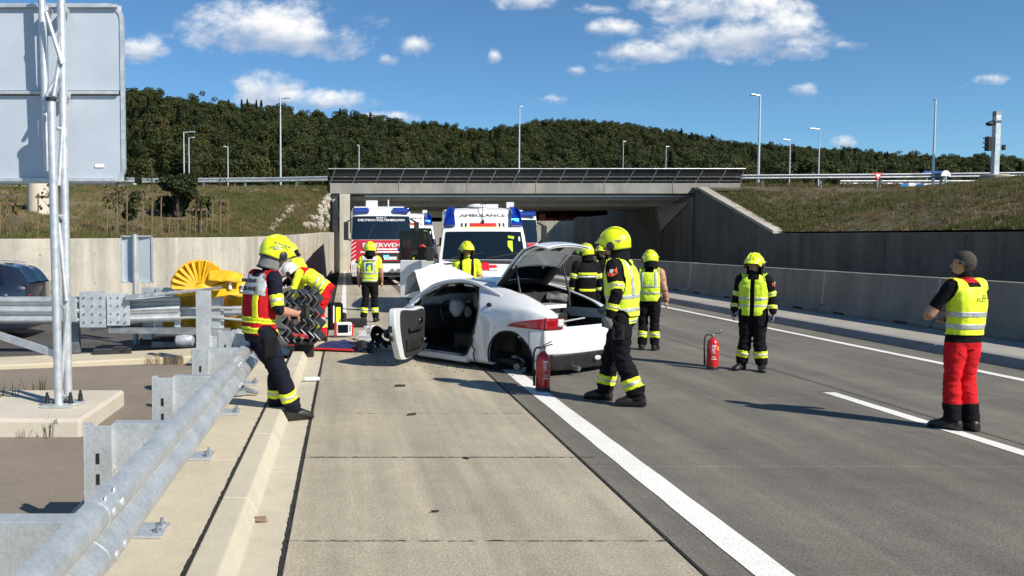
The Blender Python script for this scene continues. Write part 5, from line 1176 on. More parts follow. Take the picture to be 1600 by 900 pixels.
# ---------------------------------------------------------------- dark estate car on the slip road
ST2 = [(-.85, .78, .96, 1.05, .62, 1.03), (-.6, .86, .98, 1.34, .60, 1.29), (0, .90, .96, 1.42, .60, 1.37), (.8, .90, .94, 1.45, .61, 1.40), (1.5, .90, .92, 1.43, .61, 1.37), (2.0, .89, .91, 1.22, .66, 1.17), (2.4, .88, .89, 1.02, .74, .99), (2.9, .86, .84, .93, .74, .91), (3.3, .78, .74, .82, .66, .80), (3.55, .62, .62, .66, .5, .64)]
G2 = car_grid(ST2, 90, 40); snap_arch(G2, 0, .32, .37); snap_arch(G2, 2.65, .32, .37)
def cls2(c, vv, side):
    x, y, z = c
    if (math.hypot(x, z - .32) < .37 or math.hypot(x - 2.65, z - .32) < .37) and z < .8: return None
    be = np.interp(x, [s_[0] for s_ in ST2], [s_[2] for s_ in ST2]); cz = np.interp(x, [s_[0] for s_ in ST2], [s_[5] for s_ in ST2])
    if vv > .74 and 1.62 < x < 2.3 and y < .62: return 'glass'
    if vv > .74 and x < -.58 and y < .5: return 'glass'
    if be + .03 < z < cz - .04 and vv < .76 and -.5 + (z - be) * .5 < x < 2.1 - (z - be) * .8 and not any(abs(x - q_) < .04 for q_ in (.45, 1.25)): return 'glass'
    return 'body'
ec = empty('estate_car', (-6.75, 16.6, 0), R(182), label='dark blue estate car cut off by the left edge behind the guard rail', category='car')
for side in (1, -1):
    for k, fl in shells(G2, cls2, side).items():
        b = MB().use('navy_paint' if k == 'body' else 'glass_dark')
        for i, j in fl: b.add([(p[0], side * p[1], p[2]) for p in (G2[i][j], G2[i + 1][j], G2[i + 1][j + 1], G2[i][j + 1])], [(0, 1, 2, 3)])
        b.build('body_shell' if k == 'body' else 'window_glass', ec, smooth=40)
    for x in (0, 2.65): wheel(ec, (x, side * .78, .32), .32, .2, side)
    b = MB().use('galv_pale'); b.tube([(-.4, side * .62, 1.40), (.2, side * .62, 1.46), (1.3, side * .62, 1.46), (1.5, side * .62, 1.42)], .015, 6); b.build('roof_rail', ec); b = MB().use('lens_red'); b.box((-.83, side * .60, .80), (.10, .20, .10)); b.build('tail_light', ec, bevel=.03)
b = MB().use('navy_paint'); b.sheet([[(-.85 - .08 * (1 - (t_ / 6) ** 2), t_ * .13, z_) for t_ in range(-6, 7)] for z_ in (.25, .5, .8, 1.03)]); b.box((0.0, 0, .28), (1.6, 1.4, .2)); b.build('tail_panel', ec, smooth=40)
# red vehicles far beyond the bridge
for k, (px, lab) in enumerate(((858, 'left of the two small red vans seen far under the bridge'), (889, 'right of the two small red vans seen far under the bridge'))):
    p = at(px, 340, 96); e = empty('red_van', (p.x, 96, 3.75), label=lab, category='van', group='red vans beyond the bridge'); e.scale = (.72,) * 3
    b = MB().use('red_paint'); b.box((0, 1, 1.0), (1.9, 4, 1.3), taper=.93); b.box((0, -1.2, .75), (1.8, .9, .6)); b.build('van_body', e, bevel=.1)
    b = MB().use('glass_dark'); b.box((0, -1.03, 1.3), (1.6, .06, .5)); b.build('windscreen', e)
    for s_ in (-1, 1):
        for y_ in (-.9, 2.2): b = MB().use('rubber'); b.cyl((s_ * .72, y_, .33), (s_ * .95, y_, .33), .33, n=16); b.build('wheel', e)
# ================================================================ people
def V3(*a): return Vector(a)
DEF = dict(HC=(0, 0, .94), SC=(0, 0, 1.43), HD=(0, .03, 1.645), HF=(0, 1, 0), HU=(0, 0, 1), hw=.092, sw=.185, twist=0.,
           kneeL=(-.10, .02, .51), kneeR=(.10, .02, .51), ankL=(-.11, -.03, .09), ankR=(.11, -.03, .09), toeL=(-.2, 1, 0), toeR=(.2, 1, 0),
           elL=(-.255, -.03, 1.15), elR=(.255, -.03, 1.15), wrL=(-.27, .07, .91), wrR=(.27, .07, .91), hdL=None, hdR=None, curl=.35)
def smooth_pts(pts, rad, n):
    c = catmull([list(p) + [r_] for p, r_ in zip(pts, rad)], n); return [Vector(q[:3]) for q in c], [float(q[3]) for q in c]
def bridge_rings(b_, rings):
    n = len(rings[0]); k = len(rings); b_.add([p for r_ in rings for p in r_], [(i * n + j, i * n + (j + 1) % n, (i + 1) * n + (j + 1) % n, (i + 1) * n + j) for i in range(k - 1) for j in range(n)] + [tuple(reversed(range(n))), tuple(range((k - 1) * n, k * n))])
def hand_geo(b_, w_, d, pn, side, curl):
    d = d.normalized(); pn = (pn - d * pn.dot(d)).normalized(); lat = d.cross(pn) * side
    rot = Matrix((lat, d, pn)).transposed(); b_.ell(w_ + d * .045, (.043, .055, .019), 14, 10, rot)
    for k, (off, L_) in enumerate(((-.032, .066), (-.011, .078), (.011, .074), (.031, .060))):
        p = w_ + d * .082 + lat * off; dd = (d + lat * off * 2.2).normalized(); pts = [p - d * .02, p]
        for s_, f in enumerate((.45, .32, .25)):
            a_ = curl * (1 + .5 * s_); dd = (dd * math.cos(a_) + pn * math.sin(a_)).normalized(); p = p + dd * L_ * f; pts.append(p)
        b_.tube(pts, [.011, .0108, .0102, .0095, .008], 8)
    th = w_ + d * .02 - lat * .034; d1 = (d * .6 - lat * .75 + pn * .25).normalized(); p1 = th + d1 * .035; p2 = p1 + (d * .85 - lat * .2 + pn * .35).normalized() * .032; b_.tube([w_ + d * .02 - lat * .015, th, p1, p2, p2 + d * .012], [.014, .0135, .012, .0105, .008], 8)
def person(label, loc, face, H=1.78, pose={}, base={}, bands=(), vest=None, helmet='helmet_yellow', vox=.010, bulk=1., hair=None, neckg='black_cloth', seed=0, skin='skin', extra=None, z=0., group=None, collar=None, visor=True, hem=-.03, sleeve=9.):
    J = dict(DEF); J.update(pose); g = {k: Vector(v_) for k, v_ in J.items() if isinstance(v_, tuple)}
    HC, SC, HD = g['HC'], g['SC'], g['HD']; sp = (SC - HC).normalized()
    xa = Vector((1, 0, 0)); xh = (xa - sp * xa.dot(sp)).normalized(); tw = Matrix.Rotation(J['twist'], 3, sp); xs = tw @ xh; fwd = xh.cross(sp) * -1 if xh.cross(sp).y < 0 else xh.cross(sp)
    hip = {'L': HC - xh * J['hw'] - sp * .02, 'R': HC + xh * J['hw'] - sp * .02}; sh = {'L': SC - xs * J['sw'], 'R': SC + xs * J['sw']}
    b_ = MB(); b_.mats = []; bones = []
    def ring(c, x_, y_, rx, ry, n=20, pw=2.4):
        out = []
        for j in range(n):
            a_ = 2 * math.pi * j / n; ca, sa = math.cos(a_), math.sin(a_); q = (abs(ca) ** pw + abs(sa) ** pw) ** (-1 / pw); out.append(c + x_ * (ca * q * rx) + y_ * (sa * q * ry))
        return out
    L = (SC - HC).length; k = bulk; tor = [(-.13, .12, .10), (-.07, .158, .118), (0, .17, .125), (.16, .165, .12), (.32, .172, .125), (.52, .18, .132), (.75, .187, .135), (.92, .178, .115), (1.03, .14, .09), (1.12, .085, .07)]
    rings = []
    for t_, rx, ry in tor:
        xx = (xh.lerp(xs, min(1, max(0, t_)))).normalized(); yy = sp.cross(xx); c = HC + sp * (t_ * L if t_ > 0 else t_); c = c - yy * (.02 * math.sin(max(0, t_) * 3)) ; rings.append(ring(c, xx, yy, rx * k, ry * k))
    bridge_rings(b_, rings)
    bones += [('torso', HC - sp * .08, SC + sp * .03, .155)]
    hf = g['HF'].normalized(); hu = g['HU']; hu = (hu - hf * hu.dot(hf)).normalized(); hx = hf.cross(hu); rotH = Matrix((hx, hf, hu)).transposed(); hp = lambda x, y, z_: HD + hx * x + hf * y + hu * z_
    b_.tube([SC - sp * .02, SC.lerp(hp(0, -.02, -.09), .6), hp(0, -.015, -.06)], [.066, .058, .058], 14); bones.append(('neck', SC + sp * .06, hp(0, -.01, -.10), .05))
    b_.ell(hp(0, -.008, .022), (.077, .097, .103), 24, 16, rotH); b_.ell(hp(0, .026, -.052), (.056, .068, .068), 18, 12, rotH); b_.ell(hp(0, .062, -.088), (.028, .026, .024), 12, 8, rotH)
    b_.tube([hp(0, .088, .012), hp(0, .104, -.015), hp(0, .112, -.03), hp(0, .095, -.036)], [.009, .013, .016, .011], 8)
    for s_ in (-1, 1): b_.ell(hp(s_ * .079, -.012, -.008), (.012, .026, .034), 10, 8, rotH)
    bones.append(('head', hp(0, 0, -.07), hp(0, 0, .07), .085))
    for S_ in 'LR':
        kn, an = g['knee' + S_], g['ank' + S_]; toe = g['toe' + S_]; toe.z = 0; toe.normalize(); h = hip[S_]; sgn = -1 if S_ == 'L' else 1
        pts, rad = smooth_pts([h + sp * .04, h.lerp(kn, .35), h.lerp(kn, .75), kn, kn.lerp(an, .35), kn.lerp(an, .72), an + Vector((0, 0, .02))], [.100 * k, .102 * k, .086 * k, .080 * k, .082 * k, .080 * k, .074 * k], 22); b_.tube(pts, rad, 16)
        bones += [('thigh' + S_, h, kn, .09 * k), ('shin' + S_, kn, an + Vector((0, 0, .05)), .078 * k)]
        gz = an.z - .09; f0 = Vector((an.x, an.y, gz)); sd_ = Vector((toe.y, -toe.x, 0)); rg = []
        for t_, w2, h2 in ((-.085, .030, .05), (-.06, .042, .075), (0, .047, .085), (.07, .05, .07), (.14, .052, .052), (.19, .045, .04), (.215, .03, .026)): rg.append(ring(f0 + toe * t_ + Vector((0, 0, h2 * .85)), sd_, Vector((0, 0, 1)), w2 * 1.08, h2 * .9, 16))
        bridge_rings(b_, rg); b_.tube([an + Vector((0, 0, .13)), an + Vector((0, 0, -.03))], [.066 * k, .058], 14); bones += [('foot' + S_, f0 + toe * -.06 + Vector((0, 0, .05)), f0 + toe * .19 + Vector((0, 0, .03)), .055)]
        el, wr_ = g['el' + S_], g['wr' + S_]; s0 = sh[S_]; short = base.get('farm', '') == skin; a1 = .060 if not short else .058
        pts, rad = smooth_pts([s0 - xs * sgn * .05 - sp * .01, s0 - sp * .005, s0.lerp(el, .4), s0.lerp(el, .8), el], [.070, .074 * k, .064 * k, .058 * k, .052], 16); b_.tube(pts, rad, 14)
        fr = (.048, .045, .036, .029) if short else (.056 * k, .056 * k, .050 * k, .043)
        pts, rad = smooth_pts([el - (wr_ - el) * .06, el.lerp(wr_, .3), el.lerp(wr_, .75), wr_], fr, 14); b_.tube(pts, rad, 14)
        hd = g.get('hd' + S_) or (wr_ - el); inward = Vector((-sgn, .25, 0)); pn = inward if abs(hd.normalized().dot(inward.normalized())) < .9 else Vector((0, 0, -1)); hand_geo(b_, wr_, hd, pn, sgn, J['curl'])
        bones += [('uarm' + S_, s0, el, .06 * k), ('farm' + S_, el, wr_, .048 * k), ('hand' + S_, wr_ + hd.normalized() * .01, wr_ + hd.normalized() * .15, .035)]
    me = bpy.data.meshes.new('person'); me.from_pydata(b_.v, [], b_.f)
    tmp = bpy.data.objects.new('tmp', me); COL.objects.link(tmp)
    rm = tmp.modifiers.new('r', 'REMESH'); rm.mode = 'VOXEL'; rm.voxel_size = vox; smo = tmp.modifiers.new('s', 'SMOOTH'); smo.factor = .5; smo.iterations = 2
    dg = bpy.context.evaluated_depsgraph_get(); m2 = bpy.data.meshes.new_from_object(tmp.evaluated_get(dg)); bpy.data.objects.remove(tmp)
    nv = len(m2.vertices); co = np.empty(nv * 3); m2.vertices.foreach_get('co', co); co = co.reshape(-1, 3); no = np.empty(nv * 3); m2.vertices.foreach_get('normal', no); no = no.reshape(-1, 3)
    def near(P_):
        best = np.full(len(P_), 1e9); bi = np.zeros(len(P_), int); bt = np.zeros(len(P_))
        for i, (nm, a_, c_, r_) in enumerate(bones):
            a_, c_ = np.array(a_), np.array(c_); d = c_ - a_; t_ = np.clip((P_ - a_) @ d / (d @ d), 0, 1); dist = np.linalg.norm(P_ - (a_ + t_[:, None] * d), axis=1) / r_
            raw = (P_ - a_) @ d / (d @ d); w_ = dist < best; best[w_] = dist[w_]; bi[w_] = i; bt[w_] = raw[w_]
        return bi, bt
    bi, bt = near(co); nmz = [q[0] for q in bones]; amp = np.zeros(nv)
    cloth = {i for i, n_ in enumerate(nmz) if not (n_ in ('head', 'neck') or n_.startswith(('hand', 'foot')) or base.get(n_.rstrip('LR'), '') == skin)}
    for i in range(nv):                                  # cloth folds
        if bi[i] in cloth:
            p = co[i]; nm = nmz[bi[i]]; q = Vector((p[0] * 8 + seed, p[1] * 8, p[2] * (17 if nm[:4] in ('thig', 'shin', 'uarm', 'farm') else 9)))
            f = noise.noise(q) + .5 * noise.noise(q * 2.1); st = 1.6 if (nm.startswith('shin') or (nm.startswith('thigh') and bt[i] > .6)) else 1.
            amp[i] = .0085 * f * st * (1.15 if bulk > 1 else .8)
    co = co + no * amp[:, None]
    gmin = min(g['ankL'].z, g['ankR'].z) - .09
    for S_ in 'LR':
        gz = g['ank' + S_].z - .09; msk = np.array([nmz[k_] == 'foot' + S_ for k_ in bi]); co[msk, 2] = np.maximum(co[msk, 2], gz + .001)
    m2.vertices.foreach_set('co', co.ravel()); m2.update()
    nf = len(m2.polygons); fc = np.empty(nf * 3); m2.polygons.foreach_get('center', fc); fc = fc.reshape(-1, 3); fbi, fbt = near(fc); ms_ = []; mi = []
    nh = np.array([hf.x, hf.y, hf.z])
    for i in range(nf):
        nm = nmz[fbi[i]]; kx = nm.rstrip('LR') if nm not in ('head', 'neck', 'torso') else nm; mt = base.get(nm, base.get(kx, 'navy_cloth'))
        if nm.startswith('uarm') and fbt[i] > sleeve: mt = skin
        if kx in ('torso', 'thigh'): mt = base['torso'] if (Vector(fc[i]) - HC).dot(sp) > hem else base['thigh']
        if nm == 'head':
            mt = skin; rel = Vector(fc[i]) - HD; lx, ly, lz = abs(rel.dot(hx)), rel.dot(hf), rel.dot(hu)
            if ly > .05 and math.hypot(lx - .032, (lz - .012) * 1.5) < .011: mt = 'print_black'
            elif ly > .05 and lx < .05 and lx > .012 and abs(lz - .036) < .006: mt = 'hair_grey'
            elif ly > .06 and lx < .024 and abs(lz + .062) < .006: mt = 'lip'
            elif hair and (lz > .055 or (ly < .02 and lz > -.03 and lx < .072 and ly < -.01) or (ly < -.055 and lz > -.07)): mt = hair
        if mt not in ms_: ms_.append(mt)
        mi.append(ms_.index(mt))
    m2.materials.clear()
    for n_ in ms_: m2.materials.append(M[n_])
    m2.polygons.foreach_set('material_index', mi)
    sc = H / 1.78; o = link('person', m2, None, smooth=180, loc=(loc[0], loc[1], z), rz=-R(face), label=label, category='person'); o.scale = (sc,) * 3
    if group: o['group'] = group
    vn = np.empty(nv * 3); m2.vertices.foreach_get('normal', vn); vn = vn.reshape(-1, 3); pv = [tuple(p.vertices) for p in m2.polygons]
    def shell(name, pred, mt, off, th=.006, par=None):
        idx = [i for i in range(nf) if pred(nmz[fbi[i]], fbt[i], fc[i])]
        if not idx: return None
        us = sorted({q for i in idx for q in pv[i]}); mp = {q: k_ for k_, q in enumerate(us)}; me_ = bpy.data.meshes.new(name)
        me_.from_pydata([tuple(co[q] + vn[q] * off) for q in us], [], [tuple(mp[q] for q in pv[i]) for i in idx]); me_.materials.append(M[mt]); so_ = link(name, me_, par or o, smooth=180); sm = so_.modifiers.new('t', 'SOLIDIFY'); sm.thickness = th; sm.offset = -1; return so_
    for bn, t0, t1, mt in bands:
        for nm in ([bn] if bn in nmz else [bn + 'L', bn + 'R']):
            shell('reflective_band', lambda n_, t_, c_, nm=nm: n_ == nm and t0 <= t_ <= t1, mt, .005 if mt != 'reflective' else .0065, .004)
    loc_ = lambda c_: Vector(c_) - HC
    if vest:
        op = vest.get('open', 0); fw = sp.cross(xs)
        if fw.dot(Vector((0, 1, 0))) < 0: fw = -fw
        def inv(n_, t_, c_):
            q = loc_(c_); lx = abs(q.dot(xs)); fy = q.dot(fw)
            if vest.get('back') and fy > .05: return False
            if n_ == 'torso' and vest['t0'] <= t_ <= 1.06: return not (op and fy > .02 and lx < op * (1.0 + .6 * max(0, t_ - .5))) and not (t_ > .93 and lx < .075)
            return n_.startswith('uarm') and t_ < .06 and lx < .175 and not (op and fy > .06)
        vo = shell('vest', inv, vest['mat'], .016, .008)
        for t0, t1, mt in vest.get('bands', ()):
            shell('vest_band', lambda n_, t_, c_: inv(n_, t_, c_) and n_ == 'torso' and t0 <= t_ <= t1, mt, .0195, .003, vo)
        for lx0, lx1, t0, t1, mt, fr_ in vest.get('strips', ()):
            shell('vest_strip', lambda n_, t_, c_: inv(n_, t_, c_) and t0 <= t_ <= t1 and lx0 <= (abs(loc_(c_).dot(xs)) if lx0 >= 0 else loc_(c_).dot(xs)) <= lx1 and (fr_ == 0 or loc_(c_).dot(fw) * fr_ > 0), mt, .0205, .003, vo)
    if collar: shell('collar', lambda n_, t_, c_: ((n_ == 'torso' and t_ > 1.0) or (n_ == 'neck' and t_ < .3)) and (Vector(c_) - SC).dot(sp) < .085, collar, .010)
    if hair: shell('hair', lambda n_, t_, c_: n_ == 'head' and (lambda r_: r_.dot(hu) > .05 or (r_.dot(hf) < .0 and r_.dot(hu) > .0) or (r_.dot(hf) < -.035 and r_.dot(hu) > -.085))(Vector(c_) - HD) , hair, .008, .007)
    if helmet:
        rows = []; na, ne = 40, 16
        for i in range(ne + 1):
            r_ = []
            for j in range(na):
                a_ = 2 * math.pi * j / na; fx, fy = math.sin(a_), math.cos(a_)         # a=0 forward
                tm = R(np.interp(abs((a_ + math.pi) % (2 * math.pi) - math.pi), [0, .8, 1.25, 1.7, 2.4, 3.15], [84, 86, 112, 122, 118, 116])); th = tm * i / ne
                x, y, z_ = .132 * math.sin(th) * fx, .158 * math.sin(th) * fy - .008, .155 * math.cos(th)
                x += .010 * math.copysign(1, fx) * max(0, math.sin(th)) ** 4 * (abs(fx) > .3); z_ += .014 * math.exp(-(x / .03) ** 2) * (1 - i / ne)
                if i >= ne - 2 and fy > .35: y += (.026 * (i - ne + 3)) * (fy - .25); z_ -= .006 * (i - ne + 2)
                if i >= ne - 1 and fy <= .35: x *= 1.06; y *= 1.05
                r_.append(hp(x, y, z_ + .03))
            rows.append(r_ + [r_[0]])
        hb_ = MB().use(helmet); hb_.sheet(rows); ho = hb_.build('helmet', o, smooth=55); sm = ho.modifiers.new('t', 'SOLIDIFY'); sm.thickness = .007
        hb_ = MB().use('black_plastic'); hb_.tube(rows[-1], .0045, 5, False); hb_.build('rim_gasket', ho)
        hb_ = MB().use(helmet)
        for s_ in (-1, 1): hb_.tube([hp(s_ * .05, .150 * math.cos(a_) - .006, .148 * math.sin(a_) + .036) for a_ in np.linspace(.45, 2.5, 16)], .006, 6)
        hb_.build('helmet_ridge', ho, smooth=60)
        hb_ = MB().use('grey_print'); hb_.box(hp(0, .155, .075), (.035, .012, .04), rotH); hb_.build('front_badge', ho)
        for s_ in (-1, 1): hb_ = MB().use('black_plastic'); hb_.ell(hp(s_ * .140, .015, -.005), (.014, .042, .045), 14, 8, rotH); hb_.build('ear_disc', ho, smooth=60)
        hb_ = MB().use('reflective')
        for s_ in (-1, 1): hb_.box(hp(s_ * .136, -.06, .045), (.006, .07, .018), rotH)
        hb_.build('helmet_sticker', ho)
        if visor: hb_ = MB().use('glass_dark'); hb_.sheet([[hp(.122 * math.sin(a_), .150 * math.cos(a_) - .004, z_) for a_ in np.linspace(-1.15, 1.15, 18)] for z_ in (.05, .015)]); hb_.build('visor', ho, smooth=60)
        hb_ = MB().use(neckg); hb_.sheet([[hp(r_ * .112 * math.sin(a_), r_ * .130 * math.cos(a_) - .015, z_) for a_ in np.linspace(1.35, 2 * math.pi - 1.35, 22)] for z_, r_ in ((-.01, 1), (-.07, 1.0), (-.13, 1.04), (-.155, 1.12))]); nk = hb_.build('neck_guard', ho, smooth=60); sm = nk.modifiers.new('t', 'SOLIDIFY'); sm.thickness = .006
        hb_ = MB().use('black_plastic'); hb_.tube([hp(-.085, .01, -.03), hp(-.06, .04, -.10), hp(0, .065, -.118), hp(.06, .04, -.10), hp(.085, .01, -.03)], .007, 6); hb_.build('chin_strap', ho)
    if extra: extra(o, dict(HC=HC, SC=SC, HD=HD, sp=sp, xs=xs, fwd=sp.cross(xs) if sp.cross(xs).y > 0 else -sp.cross(xs), hp=hp, hx=hx, hf=hf, hu=hu, sh=sh, g=g, shell=shell))
    return o
def tri(bone, t0, t1): d = (t1 - t0); return ((bone, t0, t1, 'fluo_lemon'), (bone, t0 + d * .36, t1 - d * .36, 'reflective'))
FF = dict(thigh='navy_cloth', shin='navy_cloth', foot='boot', torso='navy_cloth', uarm='navy_cloth', farm='navy_cloth', hand='black_cloth', neck='black_cloth')
FB = {k: ('black_cloth' if v_ == 'navy_cloth' else v_) for k, v_ in FF.items()}
STD = tri('shin', .56, .80)
def patch(o, J, side, w_=.05, h=.07):
    s_, e_ = J['sh'][side], J['g']['el' + side]; c = s_.lerp(e_, .28); out = J['xs'] * (-1 if side == 'L' else 1); d = (e_ - s_).normalized(); y_ = d.cross(out).normalized(); out = y_.cross(d); out = out if out.dot(J['xs']) * (-1 if side == 'L' else 1) > 0 else -out
    b_ = MB().use('patch_orange'); b_.prism([c + out * (.079 - .02 * abs(a_) / w_) + y_ * a_ - d * z_ for a_, z_ in ((-w_, h * .6), (0, h * .7), (w_, h * .6), (w_, -h * .4), (0, -h * .8), (-w_, -h * .4))], out * .006); po = b_.build('shoulder_patch', o)
    b_ = MB().use('white_cloth'); b_.prism([c + out * .086 + y_ * a_ * .35 - d * z_ * .5 for a_, z_ in ((-w_, h * .6), (w_, h * .6), (w_, -h * .3), (0, -h * .7), (-w_, -h * .3))], out * .002); b_.build('patch_crest', po)
# --- 1 commander leaning on the guard rail
def ex1(o, J):
    sp, xs, f = J['sp'], J['xs'], J['fwd']; c = J['SC'] - sp * .075 - f * .170; rt = frame(xs, sp)
    text('back_lettering', 'EINSATZKRAFT', .042, o, J['SC'] - sp * .045 - f * .166, rt, 'print_black', bold=.003); text('back_lettering', 'FEUER-WEHR', .052, o, J['SC'] - sp * .120 - f * .171, rt, 'print_black', bold=.002)
    hp, hx, hf, hu = J['hp'], J['hx'], J['hf'], J['hu']; text('helmet_lettering', 'FEUERWEHR', .032, o, hp(.158, -.035, .085), frame(hf, hu * .93 - hx * .36), 'print_black', bold=.001)
    b_ = MB().use('black_plastic'); w_ = J['g']['wrR']; b_.box(w_ + Vector((-.05, .13, .02)), (.07, .05, .14)); b_.build('radio', o, bevel=.01)
    b_ = MB().use('black_cloth'); h = J['HC']; b_.box(h + Vector((.17, .02, -.16)), (.06, .14, .2)); b_.build('belt_pouch', o, bevel=.02)
p1 = gnd(452, 655)
person('commander in red vest and yellow helmet leaning back on the near guard rail', (p1.x - .06, p1.y), 55, 1.86,
       dict(HC=(0, -.27, .90), SC=(0, -.20, 1.38), HD=(.01, -.08, 1.60), HF=(.1, 1, -.30), kneeR=(.11, -.10, .50), ankR=(.10, .05, .09), kneeL=(-.08, -.04, .49), ankL=(-.10, -.02, .09), toeR=(.1, 1, 0), toeL=(-.3, 1, 0), elR=(.25, -.20, 1.09), wrR=(.20, .04, 1.04), elL=(-.24, -.14, 1.08), wrL=(-.08, .10, 1.02), curl=.6),
       dict(FF, farm='skin', torso='navy_cloth'), STD + tri('uarm', .52, .88), dict(mat='dark_red_cloth', t0=.04, open=.05, bands=((.06, .15, 'fluo_lemon'), (.09, .125, 'reflective'), (.22, .31, 'fluo_lemon'), (.25, .285, 'reflective')), strips=((.09, .135, .30, .80, 'fluo_lemon', 0), (.10, .125, .30, .80, 'reflective', 0), (0, .17, .66, .985, 'reflective', -1))),
       vox=.0085, neckg='grey_cloth', seed=1, extra=ex1)
# --- 2 helper behind him, 3 paramedic bending
person('firefighter with yellow helmet looking down behind the bending paramedic', (-.83, 17.4), -70, 1.78, dict(SC=(0, .16, 1.40), HD=(0, .30, 1.60), HF=(0, 1, -.6), elL=(-.24, .15, 1.12), wrL=(-.2, .35, .98), elR=(.24, .15, 1.12), wrR=(.2, .35, .98)), dict(FB, torso='fluo_lemon', uarm='fluo_lemon'), STD, None, vox=.012, seed=2)
def ex3(o, J):
    J['shell']('yoke', lambda n_, t_, c_: n_ == 'torso' and t_ > .80 and (Vector(c_) - J['HC']).dot(J['fwd']) < .0, 'red_cloth', .006)
p3 = gnd(500, 531)
person('paramedic in yellow jacket and red trousers bending forward with a white helmet', (p3.x, p3.y), -78, 1.8, dict(HC=(0, -.10, .95), SC=(0, .34, 1.22), HD=(0, .55, 1.22), HF=(0, .75, -.65), HU=(0, .6, .75), kneeL=(-.12, -.02, .52), kneeR=(.12, .03, .52), ankL=(-.12, -.08, .09), ankR=(.13, .1, .09), elL=(-.26, .42, .96), wrL=(-.16, .55, .74), elR=(.26, .42, .96), wrR=(.16, .55, .74), curl=.5),
       dict(thigh='red_cloth', shin='red_cloth', foot='boot', torso='fluo_lemon', uarm='fluo_lemon', farm='fluo_lemon', hand='blue_cloth', neck='skin'), (('torso', .20, .26, 'reflective'), ('torso', .36, .42, 'reflective'), ('shin', .50, .74, 'fluo_lemon'), ('shin', .28, .42, 'reflective'), ('farm', .5, .62, 'reflective')), None, 'white_paint', vox=.010, bulk=1.1, seed=3, extra=ex3)
# --- 4 back view with blue panel vest
def ex4(o, J):
    sp, xs, f = J['sp'], J['xs'], J['fwd']; rt = frame(xs, sp); b_ = MB().use('blue_cloth'); c = J['SC'] - sp * .17 - f * .160; b_.box(c, (.15, .012, .17)); b_.build('blue_panel', o, bevel=.003)
    text('back_lettering', 'FEUERWEHR', .05, o, J['SC'] - sp * .035 - f * .150, rt, 'print_black', bold=.002)
p4 = gnd(578, 503)
person('firefighter seen from behind with a blue panel on the vest, facing the fire engine', (p4.x, p4.y), 6, 1.76, dict(HF=(-.15, 1, -.1), ankL=(-.15, -.02, .09), ankR=(.13, -.02, .09)), dict(FB, uarm='fluo_lemon', farm='skin', hand='skin'), tri('shin', .5, .8), dict(mat='fluo_yellow', t0=.10, bands=((.22, .27, 'reflective'), (.40, .46, 'reflective'), (.12, .15, 'reflective'), (.88, 1.02, 'white_cloth')), strips=((.10, .13, .45, .95, 'reflective', 0),)), vox=.011, seed=4, sleeve=.72, extra=ex4)
# --- 5 yellow shirt with straps behind the bonnet
def ex5(o, J):
    for s_ in (-1, 1): J['shell']('strap', lambda n_, t_, c_, s_=s_: n_ == 'torso' and .1 < t_ < 1.05 and abs((Vector(c_) - J['HC']).dot(J['xs']) - s_ * .105) < .022, 'black_cloth', .012, .008)
person('firefighter in yellow shirt with black straps standing between wreck and ambulance', (2.27, 16.2), 186, 1.76, dict(HF=(-.35, 1, -.05)), dict(FB, torso='fluo_lemon', uarm='fluo_lemon', farm='skin', hand='skin'), (), None, vox=.011, seed=5, sleeve=.75, extra=ex5)
# --- 6, 7 behind the tailgate
person('firefighter in black jacket with yellow stripes seen from behind right of the tailgate', (4.45, 16.0), -4, 1.72, dict(HF=(-.6, .8, -.1)), FB, (('torso', .62, .70, 'fluo_lemon'), ('torso', .54, .60, 'reflective'), ('torso', .10, .17, 'fluo_lemon')) + tri('uarm', .66, .95) + tri('farm', .6, .85) + STD, None, vox=.012, bulk=1.12, seed=6)
person('firefighter with yellow vest mostly hidden behind the walking firefighter', (5.14, 17.3), 200, 1.72, {}, FB, STD, dict(mat='fluo_yellow', t0=.06, open=.05, bands=((.30, .36, 'reflective'),)), vox=.012, bulk=1.1, seed=7)
# --- 8 walking firefighter
def ex8(o, J):
    patch(o, J, 'L')
    b_ = MB().use('glove_grey'); w_ = J['g']['wrL']; b_.ell(w_ + Vector((.0, .03, -.02)), (.05, .055, .055)); b_.build('glove_cuff', o, smooth=60)
    b_ = MB().use('black_plastic'); b_.box(J['HC'] + Vector((-.16, .05, -.10)), (.09, .20, .05)); b_.box(J['HC'] + Vector((-.17, -.02, -.17)), (.07, .12, .15)); b_.build('belt_gear', o, bevel=.01)
a8, b8 = gnd(998, 637), gnd(943, 624)
person('walking firefighter in open yellow vest and yellow helmet right of the wrecked car', ((a8.x + b8.x) / 2, (a8.y + b8.y) / 2), -56, 1.91, dict(HC=(0, 0, .93), HF=(-.1, 1, -.08), SC=(0, .04, 1.43), HD=(0, .09, 1.64), kneeL=(-.10, -.03, .51), ankL=(-.11, -.20, .10), kneeR=(.09, .13, .51), ankR=(.09, .20, .09), toeL=(-.35, 1, 0), toeR=(0, 1, 0), elL=(-.27, -.02, 1.17), wrL=(-.275, .04, .92), elR=(.26, .0, 1.17), wrR=(.2, .2, 1.0), curl=.6),
       dict(FB, handL='glove_grey', handR='glove_grey'), tri('shin', .62, .88) + tri('uarm', .66, .92) + tri('farm', .45, .7) + (('torso', -.02, .07, 'fluo_lemon'), ('torso', .01, .04, 'reflective')), dict(mat='fluo_yellow', t0=.10, open=.085, bands=((.18, .24, 'reflective'), (.40, .46, 'reflective')), strips=((.10, .13, .45, 1., 'reflective', 0),)), vox=.0085, bulk=1.13, hem=-.10, seed=8, extra=ex8)
